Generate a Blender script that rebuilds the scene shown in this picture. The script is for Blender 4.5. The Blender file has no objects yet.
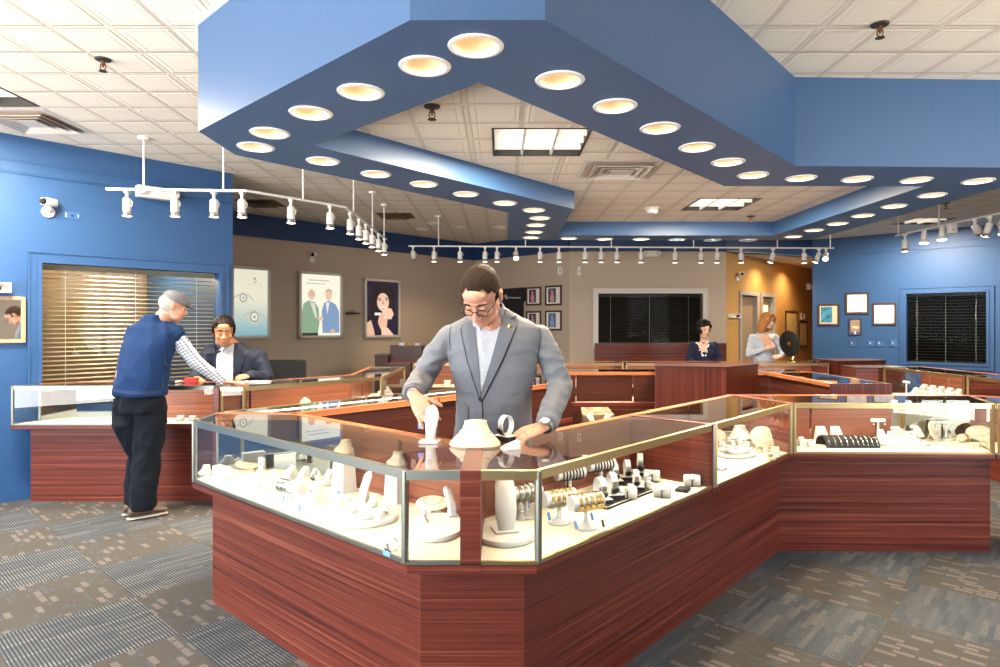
import bpy, bmesh, math, random
from mathutils import Vector, Matrix
from mathutils.geometry import tessellate_polygon
random.seed(7)
PI = math.pi
SC = bpy.context.scene
COL = SC.collection

# ------------------------------------------------------------------ camera
cam_d = bpy.data.cameras.new('camera'); cam = bpy.data.objects.new('camera', cam_d); COL.objects.link(cam)
cam.location = (0, 0, 1.46); cam.rotation_euler = (PI/2, 0, 0)
cam_d.sensor_width = 36; cam_d.lens = 23.04; cam_d.shift_y = -0.0085; cam_d.clip_start = 0.05
SC.camera = cam
# ------------------------------------------------------------------ colour management, world
SC.view_settings.view_transform = 'Standard'; SC.view_settings.look = 'None'
SC.view_settings.exposure = 0.42; SC.view_settings.gamma = 1.0; SC.view_settings.use_curve_mapping = False
SC.cycles.max_bounces = 8; SC.cycles.transparent_max_bounces = 24; SC.cycles.glossy_bounces = 5
SC.cycles.sample_clamp_indirect = 2.5; SC.cycles.caustics_reflective = False; SC.cycles.caustics_refractive = False
wd = bpy.data.worlds.new('daylight'); SC.world = wd; wd.use_nodes = True
bgn = wd.node_tree.nodes['Background']; bgn.inputs[0].default_value = (0.86, 0.94, 1.0, 1); bgn.inputs[1].default_value = 11.0
_nt = wd.node_tree; _tc = _nt.nodes.new('ShaderNodeTexCoord'); _sx = _nt.nodes.new('ShaderNodeSeparateXYZ'); _rp = _nt.nodes.new('ShaderNodeValToRGB')
_nt.links.new(_tc.outputs['Generated'], _sx.inputs[0]); _mr = _nt.nodes.new('ShaderNodeMapRange'); _mr.inputs[1].default_value = -1; _mr.inputs[2].default_value = 1; _nt.links.new(_sx.outputs[2], _mr.inputs[0]); _nt.links.new(_mr.outputs[0], _rp.inputs[0]); _nt.links.new(_rp.outputs[0], bgn.inputs[0])
_e = _rp.color_ramp.elements; _e[0].position = .40; _e[0].color = (1.25,1.17,1.08,1); _e[1].position = .56; _e[1].color = (.84,.93,1,1)
for _p, _c in ((.485,(1.1,1.07,1.03)),(.495,(.22,.27,.34)),(.525,(.30,.36,.45)),(.54,(.78,.88,1))): _q = _e.new(_p); _q.color = (*_c,1)

def portal(name, loc, direction, w, h):
    d = bpy.data.lights.new(name, 'AREA'); d.shape = 'RECTANGLE'; d.size = w; d.size_y = h
    o = bpy.data.objects.new(name, d); COL.objects.link(o); o.location = loc
    o.rotation_euler = Vector(direction).to_track_quat('-Z', 'Y').to_euler()
    d.cycles.is_portal = True
    return o

R_ = Vector((.675, .738)); L_ = Vector((-.738, .675))     # the two diagonal directions of the plan
portal('storefront_daylight', (-3.85, .56, 1.6), (.675, .738, 0), 6.6, 2.5)
portal('side_daylight', (4.66, 1.74, 1.6), (-.738, .675, 0), 1.5, 2.1)

# ------------------------------------------------------------------ materials
def mat(name, col=(.8,.8,.8), rough=.5, metal=0.0, spec=.5, emit=None, es=0.0, coat=0.0):
    m = bpy.data.materials.new(name); m.use_nodes = True
    b = m.node_tree.nodes['Principled BSDF']
    b.inputs['Base Color'].default_value = (*col, 1); b.inputs['Roughness'].default_value = rough
    b.inputs['Metallic'].default_value = metal; b.inputs['Specular IOR Level'].default_value = spec
    if coat: b.inputs['Coat Weight'].default_value = coat; b.inputs['Coat Roughness'].default_value = .08
    if emit: b.inputs['Emission Color'].default_value = (*emit, 1); b.inputs['Emission Strength'].default_value = es
    return m
def nd(m, t, **k):
    n = m.node_tree.nodes.new(t)
    for a, v in k.items(): setattr(n, a, v)
    return n
def lk(m, a, b): m.node_tree.links.new(a, b)
def bsdf(m): return m.node_tree.nodes['Principled BSDF']
def ramp(m, stops):
    r = nd(m, 'ShaderNodeValToRGB'); e = r.color_ramp.elements
    while len(e) < len(stops): e.new(.5)
    for i, (p, c) in enumerate(stops): e[i].position = p; e[i].color = (*c, 1)
    return r
def noisy(m, scale=40, amt=.15, bump=0.0, stretch=(1,1,1)):
    """small procedural colour variation and bump"""
    b = bsdf(m); c = tuple(b.inputs['Base Color'].default_value)[:3]
    tc = nd(m, 'ShaderNodeTexCoord'); mp = nd(m, 'ShaderNodeMapping'); mp.inputs['Scale'].default_value = stretch
    n = nd(m, 'ShaderNodeTexNoise'); n.inputs['Scale'].default_value = scale; n.inputs['Detail'].default_value = 4
    lk(m, tc.outputs['Object'], mp.inputs[0]); lk(m, mp.outputs[0], n.inputs['Vector'])
    r = ramp(m, [(.3, tuple(x*(1-amt) for x in c)), (.7, tuple(min(1, x*(1+amt)) for x in c))])
    lk(m, n.outputs['Fac'], r.inputs[0]); lk(m, r.outputs[0], b.inputs['Base Color'])
    if bump:
        bp = nd(m, 'ShaderNodeBump'); bp.inputs['Strength'].default_value = bump; bp.inputs['Distance'].default_value = .004
        lk(m, n.outputs['Fac'], bp.inputs['Height']); lk(m, bp.outputs[0], b.inputs['Normal'])
    return m
def wood(name, vertical=False, dark=(.040,.008,.007), mid=(.120,.023,.014), light=(.225,.06,.034), rough=.3, sc=1.0):
    m = mat(name, mid, rough, spec=.45)
    geo = nd(m, 'ShaderNodeNewGeometry'); mp = nd(m, 'ShaderNodeMapping')
    mp.inputs['Scale'].default_value = (15*sc, 15*sc, .12) if vertical else (.13, .13, 21*sc)
    lk(m, geo.outputs['Position'], mp.inputs[0])
    n = nd(m, 'ShaderNodeTexNoise'); n.inputs['Scale'].default_value = 3.2; n.inputs['Detail'].default_value = 5; n.inputs['Roughness'].default_value = .68; n.inputs['Distortion'].default_value = .25
    lk(m, mp.outputs[0], n.inputs['Vector'])
    n2 = nd(m, 'ShaderNodeTexNoise'); n2.inputs['Scale'].default_value = 15; n2.inputs['Detail'].default_value = 3; lk(m, mp.outputs[0], n2.inputs['Vector'])
    mx = nd(m, 'ShaderNodeMath', operation='MULTIPLY_ADD'); mx.inputs[1].default_value = .35; lk(m, n2.outputs['Fac'], mx.inputs[0])
    sb = nd(m, 'ShaderNodeMath', operation='SUBTRACT'); lk(m, n.outputs['Fac'], sb.inputs[0]); sb.inputs[1].default_value = .175
    lk(m, sb.outputs[0], mx.inputs[2])
    r = ramp(m, [(.36, dark), (.46, mid), (.55, mid), (.66, light)])
    lk(m, mx.outputs[0], r.inputs[0]); lk(m, r.outputs[0], bsdf(m).inputs['Base Color'])
    return m
def glass(name, tint=(1,1,1), refl=1.0, ior=1.5):
    m = bpy.data.materials.new(name); m.use_nodes = True; nt = m.node_tree; nt.nodes.clear()
    o = nd(m, 'ShaderNodeOutputMaterial'); mx = nd(m, 'ShaderNodeMixShader'); t = nd(m, 'ShaderNodeBsdfTransparent'); g = nd(m, 'ShaderNodeBsdfGlossy')
    f = nd(m, 'ShaderNodeFresnel'); f.inputs['IOR'].default_value = ior; t.inputs[0].default_value = (*tint, 1); g.inputs['Roughness'].default_value = 0.0
    g.inputs[0].default_value = (1, 1, 1, 1)
    ml = nd(m, 'ShaderNodeMath', operation='MULTIPLY'); ml.use_clamp = True; ml.inputs[1].default_value = refl
    # back faces would report total reflection: use the facing-independent fresnel of the outer surface only
    geo = nd(m, 'ShaderNodeNewGeometry'); inv = nd(m, 'ShaderNodeMath', operation='SUBTRACT'); inv.inputs[0].default_value = 1.0
    lk(m, geo.outputs['Backfacing'], inv.inputs[1]); m2 = nd(m, 'ShaderNodeMath', operation='MULTIPLY')
    lk(m, f.outputs[0], ml.inputs[0]); lk(m, ml.outputs[0], m2.inputs[0]); lk(m, inv.outputs[0], m2.inputs[1])
    lk(m, m2.outputs[0], mx.inputs[0]); lk(m, t.outputs[0], mx.inputs[1]); lk(m, g.outputs[0], mx.inputs[2]); lk(m, mx.outputs[0], o.inputs[0])
    return m

M = {}
M['blue'] = noisy(mat("blue wall paint", (.022,.080,.215), .5), 60, .05, .04)
M['soffit'] = noisy(mat('blue soffit paint', (.036,.096,.218), .42, spec=.55), 60, .04)
M['navy'] = noisy(mat('navy band paint', (.012,.045,.14), .5), 30, .1)
M['grey'] = noisy(mat('warm grey wall paint', (.45,.365,.285), .6), 60, .04, .04)
M['tan'] = noisy(mat('tan wall paint', (.45,.25,.075), .6), 60, .04)
M['white'] = noisy(mat('white painted metal', (.82,.80,.76), .4), 50, .03)
M['trimwhite'] = noisy(mat('off white trim paint', (.62,.58,.53), .45), 50, .03)
M['wood'] = wood('cherry laminate horizontal grain')
M['woodv'] = wood('cherry laminate vertical grain', True, (.03,.006,.005), (.085,.017,.010), (.15,.038,.022))
M['woodlit'] = wood('cherry back panels painted lit', False, (.10,.028,.014), (.23,.068,.034), (.35,.12,.06))  # same cherry, case light painted in as a brighter orange
M['wooddark'] = wood('dark cherry cabinet wood', False, (.016,.005,.003), (.050,.013,.008), (.09,.026,.014), .35)
M['woodedge'] = wood('orange cherry wood edging', False, (.20,.06,.025), (.36,.12,.045), (.5,.2,.08), .3)
M['brass'] = noisy(mat('brushed champagne metal', (.50,.38,.19), .34, 1.0), 200, .08)
M['steel'] = noisy(mat('brushed nickel frame', (.30,.31,.27), .36, 1.0), 200, .08)
M['chrome'] = noisy(mat('polished chrome', (.8,.8,.8), .12, 1.0), 100, .03)
M['gold'] = noisy(mat('polished gold', (.9,.62,.25), .2, 1.0), 100, .06)
M['deck'] = noisy(mat('cream display deck', (.72,.67,.54), .6), 80, .04)
M['display'] = noisy(mat('white leatherette display', (.68,.665,.63), .5), 90, .03, .02)
M['cream'] = noisy(mat('cream leatherette display', (.70,.60,.43), .5), 90, .04)
M['black'] = noisy(mat('black leatherette', (.009,.008,.008), .5, spec=.25), 80, .2)
M['blackcloth'] = noisy(mat('black cloth', (.012,.012,.014), .85), 80, .2)
M['glass'] = glass('clear case glass', (.97,.985,.975), 1.0)
M['glasstop'] = glass('clear case top glass', (.95,.97,.96), 1.55)
M['window'] = glass('window glass', (.82,.85,.85), .25)
M['windowdark'] = glass('low reflection window glass', (.82,.85,.85), .06)  # same tint as the other window glass, weaker reflection
M['mirror'] = noisy(mat('silvered mirror', (.85,.87,.86), .02, 1.0), 20, .01)
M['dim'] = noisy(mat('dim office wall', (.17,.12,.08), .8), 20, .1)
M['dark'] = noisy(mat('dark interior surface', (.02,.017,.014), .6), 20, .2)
M['tag'] = noisy(mat('blue price tag paper', (.10,.25,.62), .5), 60, .1)
M['silver'] = noisy(mat('silver jewellery', (.75,.76,.78), .18, 1.0), 300, .1)
M['bulb'] = mat('lit lamp face', (1,.95,.85), .5, emit=(1,.82,.56), es=4)
M['bulbw'] = mat('lit compact lamp', (1,1,1), .5, emit=(1,.97,.92), es=7)
M['tube'] = mat('lit showcase light tube', (1,1,1), .5, emit=(1,.93,.80), es=9)
M['panel'] = mat('lit fluorescent lens', (1,1,1), .5, emit=(1,.90,.74), es=1.7)
M['reflector'] = mat('satin warm reflector', (.80,.66,.46), .35, spec=.5)

# carpet tiles: checker of block-patterned and pin-striped tiles laid on the diagonal
def carpet():
    m = mat('modular carpet tiles', (.1,.1,.1), .95, spec=.15)
    geo = nd(m, 'ShaderNodeNewGeometry'); mp = nd(m, 'ShaderNodeMapping')
    mp.inputs['Rotation'].default_value = (0, 0, -math.atan2(.738, .675))
    mp.inputs['Location'].default_value = (-.598, -.109, 0)
    lk(m, geo.outputs['Position'], mp.inputs[0]); V = mp.outputs[0]
    ck = nd(m, 'ShaderNodeTexChecker'); ck.inputs['Scale'].default_value = 1/.61; lk(m, V, ck.inputs['Vector'])
    def bricks(w, h, sc, stretch=None, off=.5, ms=.0):
        br = nd(m, 'ShaderNodeTexBrick'); br.offset = off; br.inputs['Scale'].default_value = sc
        br.inputs['Color1'].default_value = (0,0,0,1); br.inputs['Color2'].default_value = (1,1,1,1); br.inputs['Mortar'].default_value = (0,0,0,1)
        br.inputs['Mortar Size'].default_value = ms; br.inputs['Mortar Smooth'].default_value = 0; br.inputs['Brick Width'].default_value = w; br.inputs['Row Height'].default_value = h
        lk(m, V, br.inputs['Vector']); return br
    # blocks
    rot = nd(m, 'ShaderNodeMapping'); rot.inputs['Rotation'].default_value = (0,0,PI/2); lk(m, V, rot.inputs[0])
    b1 = bricks(.10, .042, 1, ms=.007); lk(m, rot.outputs[0], b1.inputs['Vector']); b1.offset = .37; b1.offset_frequency = 2
    t1 = nd(m, 'ShaderNodeMath', operation='GREATER_THAN'); t1.inputs[1].default_value = .74; lk(m, b1.outputs['Color'], t1.inputs[0])
    b2 = bricks(.05, .027, 1, ms=.004); lk(m, rot.outputs[0], b2.inputs['Vector']); b2.offset = .41
    t2 = nd(m, 'ShaderNodeMath', operation='GREATER_THAN'); t2.inputs[1].default_value = .80; lk(m, b2.outputs['Color'], t2.inputs[0])
    mA = nd(m, 'ShaderNodeMix', data_type='RGBA'); mA.inputs['A'].default_value = (.072,.066,.060,1); mA.inputs['B'].default_value = (.070,.082,.092,1); lk(m, t2.outputs[0], mA.inputs['Factor'])
    mB = nd(m, 'ShaderNodeMix', data_type='RGBA'); mB.inputs['B'].default_value = (.135,.12,.11,1); lk(m, t1.outputs[0], mB.inputs['Factor']); lk(m, mA.outputs['Result'], mB.inputs['A'])
    # pin stripes: thin pale lines across, broken into dashes
    sx = nd(m, 'ShaderNodeSeparateXYZ'); lk(m, V, sx.inputs[0])
    fr = nd(m, 'ShaderNodeMath', operation='PINGPONG'); fr.inputs[1].default_value = .0075; lk(m, sx.outputs[0], fr.inputs[0])
    st = nd(m, 'ShaderNodeMath', operation='GREATER_THAN'); st.inputs[1].default_value = .0042; lk(m, fr.outputs[0], st.inputs[0])
    b3 = bricks(.21, .026, 1, off=.31)
    cr = ramp(m, [(.0, (.085,.092,.10)), (.4, (.11,.115,.12)), (.75, (.14,.14,.138)), (.90, (.19,.18,.168))]); lk(m, b3.outputs['Color'], cr.inputs[0])
    mC = nd(m, 'ShaderNodeMix', data_type='RGBA'); mC.inputs['A'].default_value = (.032,.042,.054,1); lk(m, st.outputs[0], mC.inputs['Factor']); lk(m, cr.outputs[0], mC.inputs['B'])
    mD = nd(m, 'ShaderNodeMix', data_type='RGBA'); lk(m, ck.outputs['Fac'], mD.inputs['Factor']); lk(m, mB.outputs['Result'], mD.inputs['A']); lk(m, mC.outputs['Result'], mD.inputs['B'])
    n = nd(m, 'ShaderNodeTexNoise'); n.inputs['Scale'].default_value = 220; n.inputs['Detail'].default_value = 2; lk(m, V, n.inputs['Vector'])
    nr = ramp(m, [(.3, (.6,.6,.6)), (.7, (1.35,1.35,1.35))]); lk(m, n.outputs['Fac'], nr.inputs[0])
    mu = nd(m, 'ShaderNodeMix', data_type='RGBA', blend_type='MULTIPLY'); mu.inputs['Factor'].default_value = 1; lk(m, mD.outputs['Result'], mu.inputs['A']); lk(m, nr.outputs[0], mu.inputs['B'])
    lk(m, mu.outputs['Result'], bsdf(m).inputs['Base Color'])
    bp = nd(m, 'ShaderNodeBump'); bp.inputs['Strength'].default_value = .5; bp.inputs['Distance'].default_value = .004; lk(m, n.outputs['Fac'], bp.inputs['Height']); lk(m, bp.outputs[0], bsdf(m).inputs['Normal'])
    return m
M['carpet'] = carpet()

def ceiling_mat():
    """lay-in ceiling tiles .63 m with a raised square border scored in each"""
    m = mat('lay-in ceiling tiles', (.80,.75,.68), .8, spec=.2)
    geo = nd(m, 'ShaderNodeNewGeometry'); sp = nd(m, 'ShaderNodeSeparateXYZ'); lk(m, geo.outputs['Position'], sp.inputs[0])
    S = .63
    def ax(o, phase):
        a = nd(m, 'ShaderNodeMath', operation='ADD'); a.inputs[1].default_value = -phase + 40*S; lk(m, o, a.inputs[0])
        p = nd(m, 'ShaderNodeMath', operation='PINGPONG'); p.inputs[1].default_value = S/2; lk(m, a.outputs[0], p.inputs[0]); return p.outputs[0]
    px, py = ax(sp.outputs[0], 1.077), ax(sp.outputs[1], 3.40)
    mn = nd(m, 'ShaderNodeMath', operation='MINIMUM'); lk(m, px, mn.inputs[0]); lk(m, py, mn.inputs[1])
    mxx = nd(m, 'ShaderNodeMath', operation='MAXIMUM'); lk(m, px, mxx.inputs[0]); lk(m, py, mxx.inputs[1])
    # distance to the tile's own centre lines gives the 2x2 scoring
    d2 = nd(m, 'ShaderNodeMath', operation='SUBTRACT'); d2.inputs[0].default_value = S/2; lk(m, mxx.outputs[0], d2.inputs[1])
    h1 = ramp(m, [(0, (.35,)*3), (.011, (.35,)*3), (.016, (0,)*3), (.022, (.75,)*3), (.045, (1,)*3), (.055, (.6,)*3), (.066, (.9,)*3)]); lk(m, mn.outputs[0], h1.inputs[0])
    h2 = ramp(m, [(0, (.1,)*3), (.008, (.2,)*3), (.03, (1,)*3), (.04, (.7,)*3), (.05, (1,)*3)]); lk(m, d2.outputs[0], h2.inputs[0])
    ml = nd(m, 'ShaderNodeMath', operation='MULTIPLY'); lk(m, h1.outputs[0], ml.inputs[0]); lk(m, h2.outputs[0], ml.inputs[1])
    n = nd(m, 'ShaderNodeTexNoise'); n.inputs['Scale'].default_value = 90; n.inputs['Detail'].default_value = 4; lk(m, geo.outputs['Position'], n.inputs['Vector'])
    ad = nd(m, 'ShaderNodeMath', operation='MULTIPLY_ADD'); ad.inputs[1].default_value = .18; lk(m, n.outputs['Fac'], ad.inputs[0]); lk(m, ml.outputs[0], ad.inputs[2])
    bp = nd(m, 'ShaderNodeBump'); bp.inputs['Strength'].default_value = .62; bp.inputs['Distance'].default_value = .010; lk(m, ad.outputs[0], bp.inputs['Height']); lk(m, bp.outputs[0], bsdf(m).inputs['Normal'])
    cr = ramp(m, [(0, (.60,.54,.46)), (.35, (.76,.69,.58)), (1, (.87,.81,.70))]); lk(m, ml.outputs[0], cr.inputs[0]); lk(m, cr.outputs[0], bsdf(m).inputs['Base Color'])
    return m
M['ceiling'] = ceiling_mat()

# ------------------------------------------------------------------ mesh helpers
def new_obj(name, bm, m, parent=None, smooth=False, kind=None, label=None, loc=None):
    """link bm as one mesh object; its coordinates are those of the parent when there is one"""
    me = bpy.data.meshes.new(name)
    bmesh.ops.recalc_face_normals(bm, faces=bm.faces[:])
    bm.to_mesh(me); bm.free()
    for mm in (m if isinstance(m, (list, tuple)) else [m]): me.materials.append(mm)
    if smooth:
        for p in me.polygons: p.use_smooth = True
        try: me.set_sharp_from_angle(angle=math.radians(40))
        except Exception: pass
    o = bpy.data.objects.new(name, me); COL.objects.link(o)
    if parent is not None: o.parent = parent
    if kind: o['kind'] = kind
    if label: o['label'] = label
    if loc: o.location = loc
    return o
def thing(name, label, cat, loc=(0,0,0), rotz=0.0, group=None):
    o = bpy.data.objects.new(name, None); COL.objects.link(o); o.empty_display_size = .1
    o.location = loc; o.rotation_euler = (0, 0, rotz); o['label'] = label; o['category'] = cat
    if group: o['group'] = group
    return o
def tag(o, label, cat, group=None):
    o['label'] = label; o['category'] = cat
    if group: o['group'] = group
    return o
def dup(root, loc=None, rotz=None, label=None, group=None, scale=None):
    def cp(o, par):
        c = o.copy(); COL.objects.link(c)
        if par is not None: c.parent = par
        for ch in o.children: cp(ch, c)
        return c
    r = cp(root, None)
    if loc is not None: r.location = loc
    if rotz is not None: r.rotation_euler = (root.rotation_euler[0], root.rotation_euler[1], rotz)
    if scale is not None: r.scale = (scale,)*3 if not hasattr(scale, '__len__') else scale
    if label: r['label'] = label
    if group: r['group'] = group
    return r
def BM(): return bmesh.new()
def mi(faces, i):
    for f in faces: f.material_index = i
def box(bm, x0, x1, y0, y1, z0, z1, mat_i=0, T=None):
    v = [bm.verts.new(p) for p in ((x0,y0,z0),(x1,y0,z0),(x1,y1,z0),(x0,y1,z0),(x0,y0,z1),(x1,y0,z1),(x1,y1,z1),(x0,y1,z1))]
    if T is not None:
        for q in v: q.co = T @ q.co
    fs = [bm.faces.new([v[i] for i in f]) for f in ((3,2,1,0),(4,5,6,7),(0,1,5,4),(1,2,6,5),(2,3,7,6),(3,0,4,7))]
    mi(fs, mat_i); return v
def rbox(bm, x0, x1, y0, y1, z0, z1, r=.01, mat_i=0, T=None, seg=2):
    """box with bevelled edges"""
    b2 = BM(); box(b2, x0, x1, y0, y1, z0, z1)
    bmesh.ops.bevel(b2, geom=b2.edges[:], offset=min(r, .49*min(abs(x1-x0), abs(y1-y0), abs(z1-z0))), segments=seg, affect='EDGES', profile=.5)
    merge(bm, b2, T, mat_i)
def merge(bm, b2, T=None, mat_i=None):
    vm = {}
    for v in b2.verts: vm[v] = bm.verts.new(T @ v.co if T is not None else v.co)
    for f in b2.faces:
        try: nf = bm.faces.new([vm[v] for v in f.verts])
        except ValueError: continue
        nf.material_index = f.material_index if mat_i is None else mat_i
    b2.free()
def prism(bm, pts, z0, z1, mat_i=0):
    n = len(pts); a = [bm.verts.new((p[0], p[1], z0)) for p in pts]; b = [bm.verts.new((p[0], p[1], z1)) for p in pts]
    fs = [bm.faces.new(a[::-1]), bm.faces.new(b)]
    for i in range(n): fs.append(bm.faces.new((a[i], a[(i+1)%n], b[(i+1)%n], b[i])))
    mi(fs, mat_i); return fs
def beam(bm, p, q, w, z0, z1, mat_i=0, side=0.0):
    """upright beam from p to q in plan, w thick; side shifts it to the left of p->q"""
    p, q = Vector(p[:2]), Vector(q[:2]); d = (q-p).normalized(); n = Vector((-d.y, d.x))
    a = n*(side*w + w/2); b = n*(side*w - w/2)
    return prism(bm, [p+b, q+b, q+a, p+a], z0, z1, mat_i)
def basis(d, up=(0,0,1)):
    d = Vector(d).normalized(); u = Vector(up)
    if abs(d.dot(u)) > .98: u = Vector((0,1,0)) if abs(d.y) < .9 else Vector((1,0,0))
    x = u.cross(d).normalized(); y = d.cross(x); return x, y, d
def tube(bm, pts, rad, seg=10, cap=True, mat_i=0, up=(0,0,1), flat=None, closed=False):
    """swept tube; rad a number or a list of numbers or (rx, ry)"""
    pts = [Vector(p) for p in pts]; n = len(pts); rings = []
    px = None
    for i, p in enumerate(pts):
        if closed: d = pts[(i+1)%n] - pts[i-1]
        else: d = pts[min(i+1, n-1)] - pts[max(i-1, 0)]
        if d.length < 1e-9: d = Vector((0,0,1))
        x, y, dd = basis(d, up if px is None else up)
        if px is not None and x.dot(px) < 0 and flat is None: x, y = -x, -y
        px = x
        r = rad[i] if isinstance(rad, (list, tuple)) else rad
        rx, ry = r if isinstance(r, (list, tuple)) else (r, r)
        rings.append([bm.verts.new(p + x*rx*math.cos(2*PI*k/seg) + y*ry*math.sin(2*PI*k/seg)) for k in range(seg)])
    fs = []
    for i in range(n if closed else n-1):
        a, b = rings[i], rings[(i+1)%n]
        for k in range(seg): fs.append(bm.faces.new((a[k], a[(k+1)%seg], b[(k+1)%seg], b[k])))
    if cap and not closed: fs.append(bm.faces.new(rings[0][::-1])); fs.append(bm.faces.new(rings[-1]))
    mi(fs, mat_i); return rings
def lathe(bm, prof, seg=20, T=None, mat_i=0, sx=1.0, sy=1.0, a0=0, a1=2*PI):
    """prof: list of (r, z) around the z axis"""
    full = abs(a1-a0-2*PI) < 1e-6; rings = []; m = seg if full else seg+1
    for r, z in prof:
        if r < 1e-6: v = bm.verts.new((0,0,z)); rings.append([v]*m)
        else: rings.append([bm.verts.new((r*sx*math.cos(a0+(a1-a0)*k/seg), r*sy*math.sin(a0+(a1-a0)*k/seg), z)) for k in range(m)])
    fs = []
    for a, b in zip(rings, rings[1:]):
        for k in range(seg):
            q = []
            for v in (a[k], a[(k+1)%m], b[(k+1)%m], b[k]):
                if v not in q: q.append(v)
            if len(q) > 2:
                try: fs.append(bm.faces.new(q))
                except ValueError: pass
    mi(fs, mat_i)
    if T is not None:
        for v in {w for r in rings for w in r}: v.co = T @ v.co
    return fs
def loft(bm, secs, mat_i=0, cap=True):
    """secs: list of rings of points (same count)"""
    rings = [[bm.verts.new(p) for p in s] for s in secs]; n = len(rings[0]); fs = []
    for a, b in zip(rings, rings[1:]):
        for k in range(n): fs.append(bm.faces.new((a[k], a[(k+1)%n], b[(k+1)%n], b[k])))
    if cap: fs.append(bm.faces.new(rings[0][::-1])); fs.append(bm.faces.new(rings[-1]))
    mi(fs, mat_i); return fs
def ell(c, rx, ry, n=16, ax=(1,0,0), ay=(0,1,0), p=2.0):
    c, ax, ay = Vector(c), Vector(ax), Vector(ay); out = []
    for k in range(n):
        t = 2*PI*k/n; cx, sy = math.cos(t), math.sin(t)
        out.append(c + ax*rx*math.copysign(abs(cx)**(2/p), cx) + ay*ry*math.copysign(abs(sy)**(2/p), sy))
    return out
def ball(bm, c, r, mat_i=0, seg=12, sc=(1,1,1), T=None):
    b2 = BM(); bmesh.ops.create_uvsphere(b2, u_segments=seg, v_segments=max(6, seg*2//3), radius=r)
    X = Matrix.Translation(Vector(c)) @ Matrix.Diagonal((*sc, 1))
    merge(bm, b2, (T @ X) if T is not None else X, mat_i)
def holed(bm, outer, holes, z, mat_i=0, T=None):
    """flat polygon with holes"""
    polys = [[Vector((p[0], p[1], 0)) for p in outer]] + [[Vector((p[0], p[1], 0)) for p in h] for h in holes]
    flat = [v for p in polys for v in p]; vs = [bm.verts.new((v.x, v.y, z) if T is None else T @ Vector((v.x, v.y, z))) for v in flat]
    for t in tessellate_polygon(polys):
        try: f = bm.faces.new([vs[i] for i in t]); f.material_index = mat_i
        except ValueError: pass
def P(px, py, z):
    """point at height z seen at pixel (px, py) of the 1000x667 frame"""
    Y = 640*(1.46 - z)/(py - 325); return Vector(((px-500)*Y/640, Y, z))
def circ(c, r, n=20): return [(c[0]+r*math.cos(2*PI*k/n), c[1]+r*math.sin(2*PI*k/n)) for k in range(n)]
# ================================================================== the room
HC, HB, HI = 3.04, 2.475, 2.63          # ceiling, soffit underside, inner ceiling
def struct(name, bm, m, **k): return new_obj(name, bm, m, kind='structure', **k)

PLAN = [(-6.45,2.72),(1.15,-4.23),(2.2,-4.5),(10.6,7.9),(10.4,8.2),(8.5,17),(-9,17),(-9,2.9)]
bm = BM(); prism(bm, PLAN, -.1, 0); struct('floor', bm, M['carpet'])

# troffers, vents: (name, x0, x1, y0, y1, height)
TROF = [(-.05, .55, 3.80, 4.42, HI), (1.84, 2.42, 5.90, 6.52, HI), (6.15, 6.75, 9.45, 10.05, HC), (-3.93, -3.32, 4.03, 4.62, HC)]
def rect(x0, x1, y0, y1): return [(x0,y0),(x1,y0),(x1,y1),(x0,y1)]
inner_hole = [(-.085,2.68),(1.64,4.68),(3.1,4.68),(3.1,7.25),(.65,7.25),(.65,5.6),(-1.06,3.62)]
FAR = [(-1.28,10.5),(-1.05,9.9),(-.64,10.4),(0.0,10.35),(-3.9,7.6)]
bm = BM(); holed(bm, PLAN, [rect(*t[:4]) for t in TROF if t[4] == HC], HC); struct('ceiling', bm, M['ceiling'])
big = [(p[0], p[1]) for p in inner_hole]
bm = BM(); holed(bm, [(-.09,2.55),(1.70,4.60),(3.2,4.60),(3.2,7.35),(.55,7.35),(.55,5.65),(-1.15,3.62)], [rect(*t[:4]) for t in TROF if t[4] == HI], HI)
struct('ceiling_inner', bm, M['ceiling'])

# soffit ring
outer = [(-1.58,3.35),(-.30,2.13),(.15,2.13),(1.88,4.08),(6.0,4.22),(6.0,4.76),(3.7,4.72),(3.7,7.65),(.09,7.65),(.09,5.79),(-1.58,3.82)]
DL = [(476,46),(425,66),(361,92),(311,113),(270,133),(256,147),(323,161),(376,174),(424,184),(466,194),(505,203),(534,210),(540,218),(536,225),(534,232),
      (560,80),(615,106),(660,128),(697,147),(728,162),(753,175),(801,178),(857,179),(916,180),(978,181),(932,195),(894,206),(863,215.5),(837.5,223.5),(814,230),(793,236.5),
      (531,237.5),(569,238.2),(604.5,239),(641,239),(677,239.5),(712.5,240),(748,240)]
DLW = []
for q in DL: p = P(q[0], q[1], HB); DLW.append((p.x, p.y))
bm = BM(); holed(bm, outer, [inner_hole] + [circ(c, .088) for c in DLW], HB)
n = len(outer); lo = [bm.verts.new((*p, HB)) for p in outer]; hi = [bm.verts.new((*p, HC)) for p in outer]
for i in range(n): bm.faces.new((lo[i], lo[(i+1)%n], hi[(i+1)%n], hi[i]))
n = len(inner_hole); lo = [bm.verts.new((*p, HB)) for p in inner_hole]; hi = [bm.verts.new((*p, HI)) for p in inner_hole]
for i in range(n): bm.faces.new((lo[i], lo[(i+1)%n], hi[(i+1)%n], hi[i]))
struct('ceiling_soffit', bm, M['soffit'])
bm = BM()      # slim white bead where the left face of the soffit meets the ceiling
for a, b in zip([outer[-1], outer[0]], [outer[0], outer[1]]): beam(bm, a, b, .012, HC-.012, HC, side=-.5)
struct('trim_2', bm, M['white'])

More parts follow.
